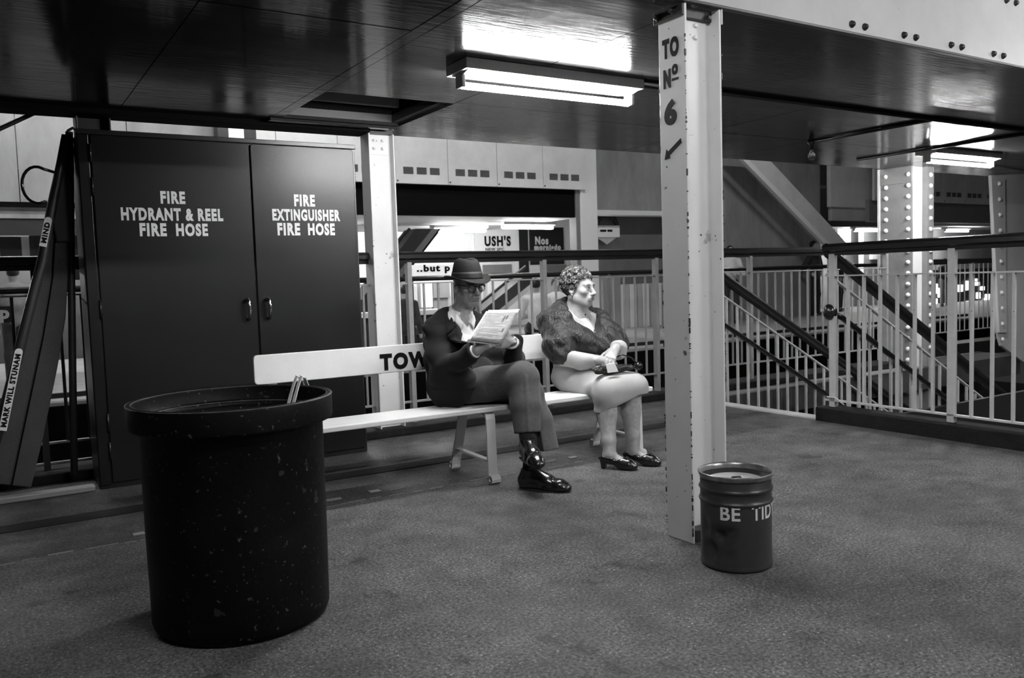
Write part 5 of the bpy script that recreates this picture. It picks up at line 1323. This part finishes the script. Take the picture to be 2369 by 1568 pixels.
# folded umbrella and paper on her lap
um = thing('folded_umbrella', 'short dark folded umbrella with a round handle on the woman\'s lap', 'umbrella', (3.05, 3.79, .55))
ua, ub = Vector((2.925, 3.775, .562)), Vector((3.175, 3.735, .566))
S = SDF((2.85, 3.66, .47), (3.26, 3.86, .66), .0042); d_ = np.array(ub-ua); 
S.chain([np.array(ua), np.array(ua)+d_*.35, np.array(ua)+d_*.86], [.021, .027, .017], .01)
S.ripple(lambda x, y, z: .0022*np.sin(60*np.arctan2(z-.564, y-3.755)*.12+x*40))
um_b = link('canopy', S.mesh('canopy'), mat('dark_umbrella_cloth', .016, .35, .5, 30, .4, 60), um)
MB().tube([ua+Vector(d_)*.84, ua+Vector(d_)*.96, ub], [.010, .010, .012], 10).build('shaft', M['shoe'], um, smooth=True)
MB().lathe([(.0001, -.026), (.014, -.022), (.023, -.010), (.025, 0), (.022, .012), (.012, .022), (.0001, .025)], tuple(ub+Vector((.018, -.003, .004))), 16).build('handle', M['shoe'], um, smooth=True)
MB().tube([ub+Vector((.005, -.005, .02)), ub+Vector((-.03, .0, .055)), ub+Vector((-.075, .03, .075)), ub+Vector((-.10, .05, .06))], .004, 8).build('wrist_strap', M['shoe'], um, smooth=True)
pt = MB().prism([at(1402, 843, 3.725), at(1422, 839, 3.72), at(1431, 860, 3.71), at(1406, 863, 3.715)], (.002, .006, .002)).build('paper_bag', M['paper_w'], None, tuple(at(1415, 862, 3.70)), bevel=.002)
setp(pt, 'small crumpled white paper under the woman\'s hand', 'paper')

# ================================================================ people across the well
def far_person(lab, x, y, z0, H, yaw, top, bottom, hairm, seated=False, arms='down', group='people across the well'):
    R = frame(yaw); k = H/1.75; O = np.array([x, y, z0])
    def W(a, b, c): return O+R@(np.array([a, b, c])*k)
    dz = -.42 if seated else 0; h = .016
    def box_(): return SDF(O-np.array([.62, .62, .02]), O+np.array([.62, .62, 1.85*k]), h)
    el = {'down': ((.25, -.02, 1.10), (.24, .08, .86)), 'hip': ((.38, -.05, 1.14), (.19, .06, 1.0)), 'fold': ((.27, .06, 1.12), (.05, .24, 1.14))}[arms]
    if seated: legs = lambda s: [W(s*.10, 0, .52), W(s*.12, .42, .48), W(s*.12, .44, .06), W(s*.12, .54, .04)]
    else: legs = lambda s: [W(s*.09, 0, .92), W(s*.11, .02, .50), W(s*.11, 0, .07), W(s*.12, .12, .04)]
    S = box_(); c = W(0, .01, 1.64+dz)
    S.ell(c, np.array([.074, .092, .11])*k, R, .02).ell(c+R@(np.array([0, .095, -.01])*k), np.array([.014, .02, .025])*k, R, .02)
    S.chain([W(0, 0, 1.55+dz), W(0, -.02, 1.42+dz)], [.055*k, .06*k], .03); S.chain([W(0, 0, 1.38+dz), W(0, 0, 1.0+dz)], [.11*k, .11*k], .03)
    for s in (-1, 1):
        S.chain([W(s*.18, 0, 1.41+dz), W(s*el[0][0], el[0][1], el[0][2]+dz), W(s*el[1][0], el[1][1], el[1][2]+dz)], [.045*k, .038*k, .03*k], .03)
        S.ell(W(s*el[1][0], el[1][1]+.03, el[1][2]+dz-.04), np.array([.03, .035, .05])*k, R, .03)
        S.chain(legs(s), [.07*k, .05*k, .035*k, .03*k], .03)
    me = S.mesh('person'); tone(me, lambda P: np.full(len(P), .42)); p = link('person', me, M['skin'], None, tuple(O)); setp(p, lab, 'person', group)
    S = box_(); S.chain([W(0, 0, 1.40+dz), W(0, 0, 1.20+dz), W(0, 0, .98+dz)], [.13*k, .14*k, .135*k], .05); S.chain([W(-.17, 0, 1.42+dz), W(.17, 0, 1.42+dz)], [.062*k, .062*k], .05)
    for s in (-1, 1): S.chain([W(s*.18, 0, 1.41+dz), W(s*el[0][0], el[0][1], el[0][2]+dz), W(s*(el[1][0]*.85+el[0][0]*.15), el[1][1]*.85+el[0][1]*.15, el[1][2]*.85+el[0][2]*.15+dz)], [.062*k, .055*k, .046*k], .03)
    link('top', S.mesh('top'), top, p)
    S = box_(); S.ell(W(0, 0, .96+dz), np.array([.155, .125, .12])*k, R, .04)
    for s in (-1, 1): S.chain(legs(s)[:3], [.09*k, .072*k, .062*k], .04)
    link('trousers', S.mesh('trousers'), bottom, p)
    S = box_(); S.ell(c+R@(np.array([0, -.022, .03])*k), np.array([.084, .095, .098])*k, R, .01).ell(c+R@(np.array([0, .075, -.03])*k), np.array([.09, .06, .10])*k, R, .01, -1)
    link('hair', S.mesh('hair'), hairm, p)
    for s in (-1, 1):
        a = legs(s)[2]; b = legs(s)[3]; S2 = MB().tube([Vector(a)+Vector((0, 0, -.02*k)), Vector((a+b)/2)-Vector((0, 0, .0)), Vector(b)], [.05*k, .045*k, .035*k], 10); S2.build('shoe', M['shoe'], p, smooth=True)
    return p
T_d, T_w, T_g = cloth('dark_top', .03), cloth('white_top', .75), cloth('grey_top', .22)
far_person('man in dark clothes with hand on hip standing by the grey wall', 16.55, 13.0, 0, 1.74, .1, T_d, cloth('dark_jeans', .02), M['hair_dark'], arms='hip')
p = at(1690, 640, 12.4); far_person('person in a pale top half hidden right of the lettered pillar', p.x, 12.4, 0, 1.62, -.6, T_w, T_d, M['hair_dark'], arms='fold')
p = at(1240, 690, 10.1); far_person('dark-haired seated person in a white top, behind the magazine', p.x, 10.1, -.06, 1.50, 2.6, T_w, T_d, M['hair_dark'], True, 'fold')
p = at(1287, 690, 10.3); far_person('seated person in a white top and dark glasses, beside the curly-haired woman', p.x, 10.3, -.06, 1.50, -.3, T_w, T_d, M['hair_dark'], True, 'fold')
p = at(34, 690, 11.0); far_person('person in a light jumper seen from behind at the far left', p.x, 11.0, 0, 1.42, 3.0, T_g, T_d, M['hair_dark'], arms='down')
p = at(937, 690, 12.0); far_person('dark-clad person at the counter beside the cream pillar', p.x, 12.0, -.1, 1.50, 2.4, T_d, T_d, M['hair_dark'], True)
p = at(1940, 650, 13.6); far_person('dark figure behind the railing corner', p.x, 13.6, 0, 1.72, .4, T_d, T_d, M['hair_dark'])
p = at(2186, 690, 12.6); far_person('dark-clad person in front of the lit panes at far right', p.x, 12.6, 0, 1.25, -.5, T_d, T_g, M['hair_dark'], arms='fold')
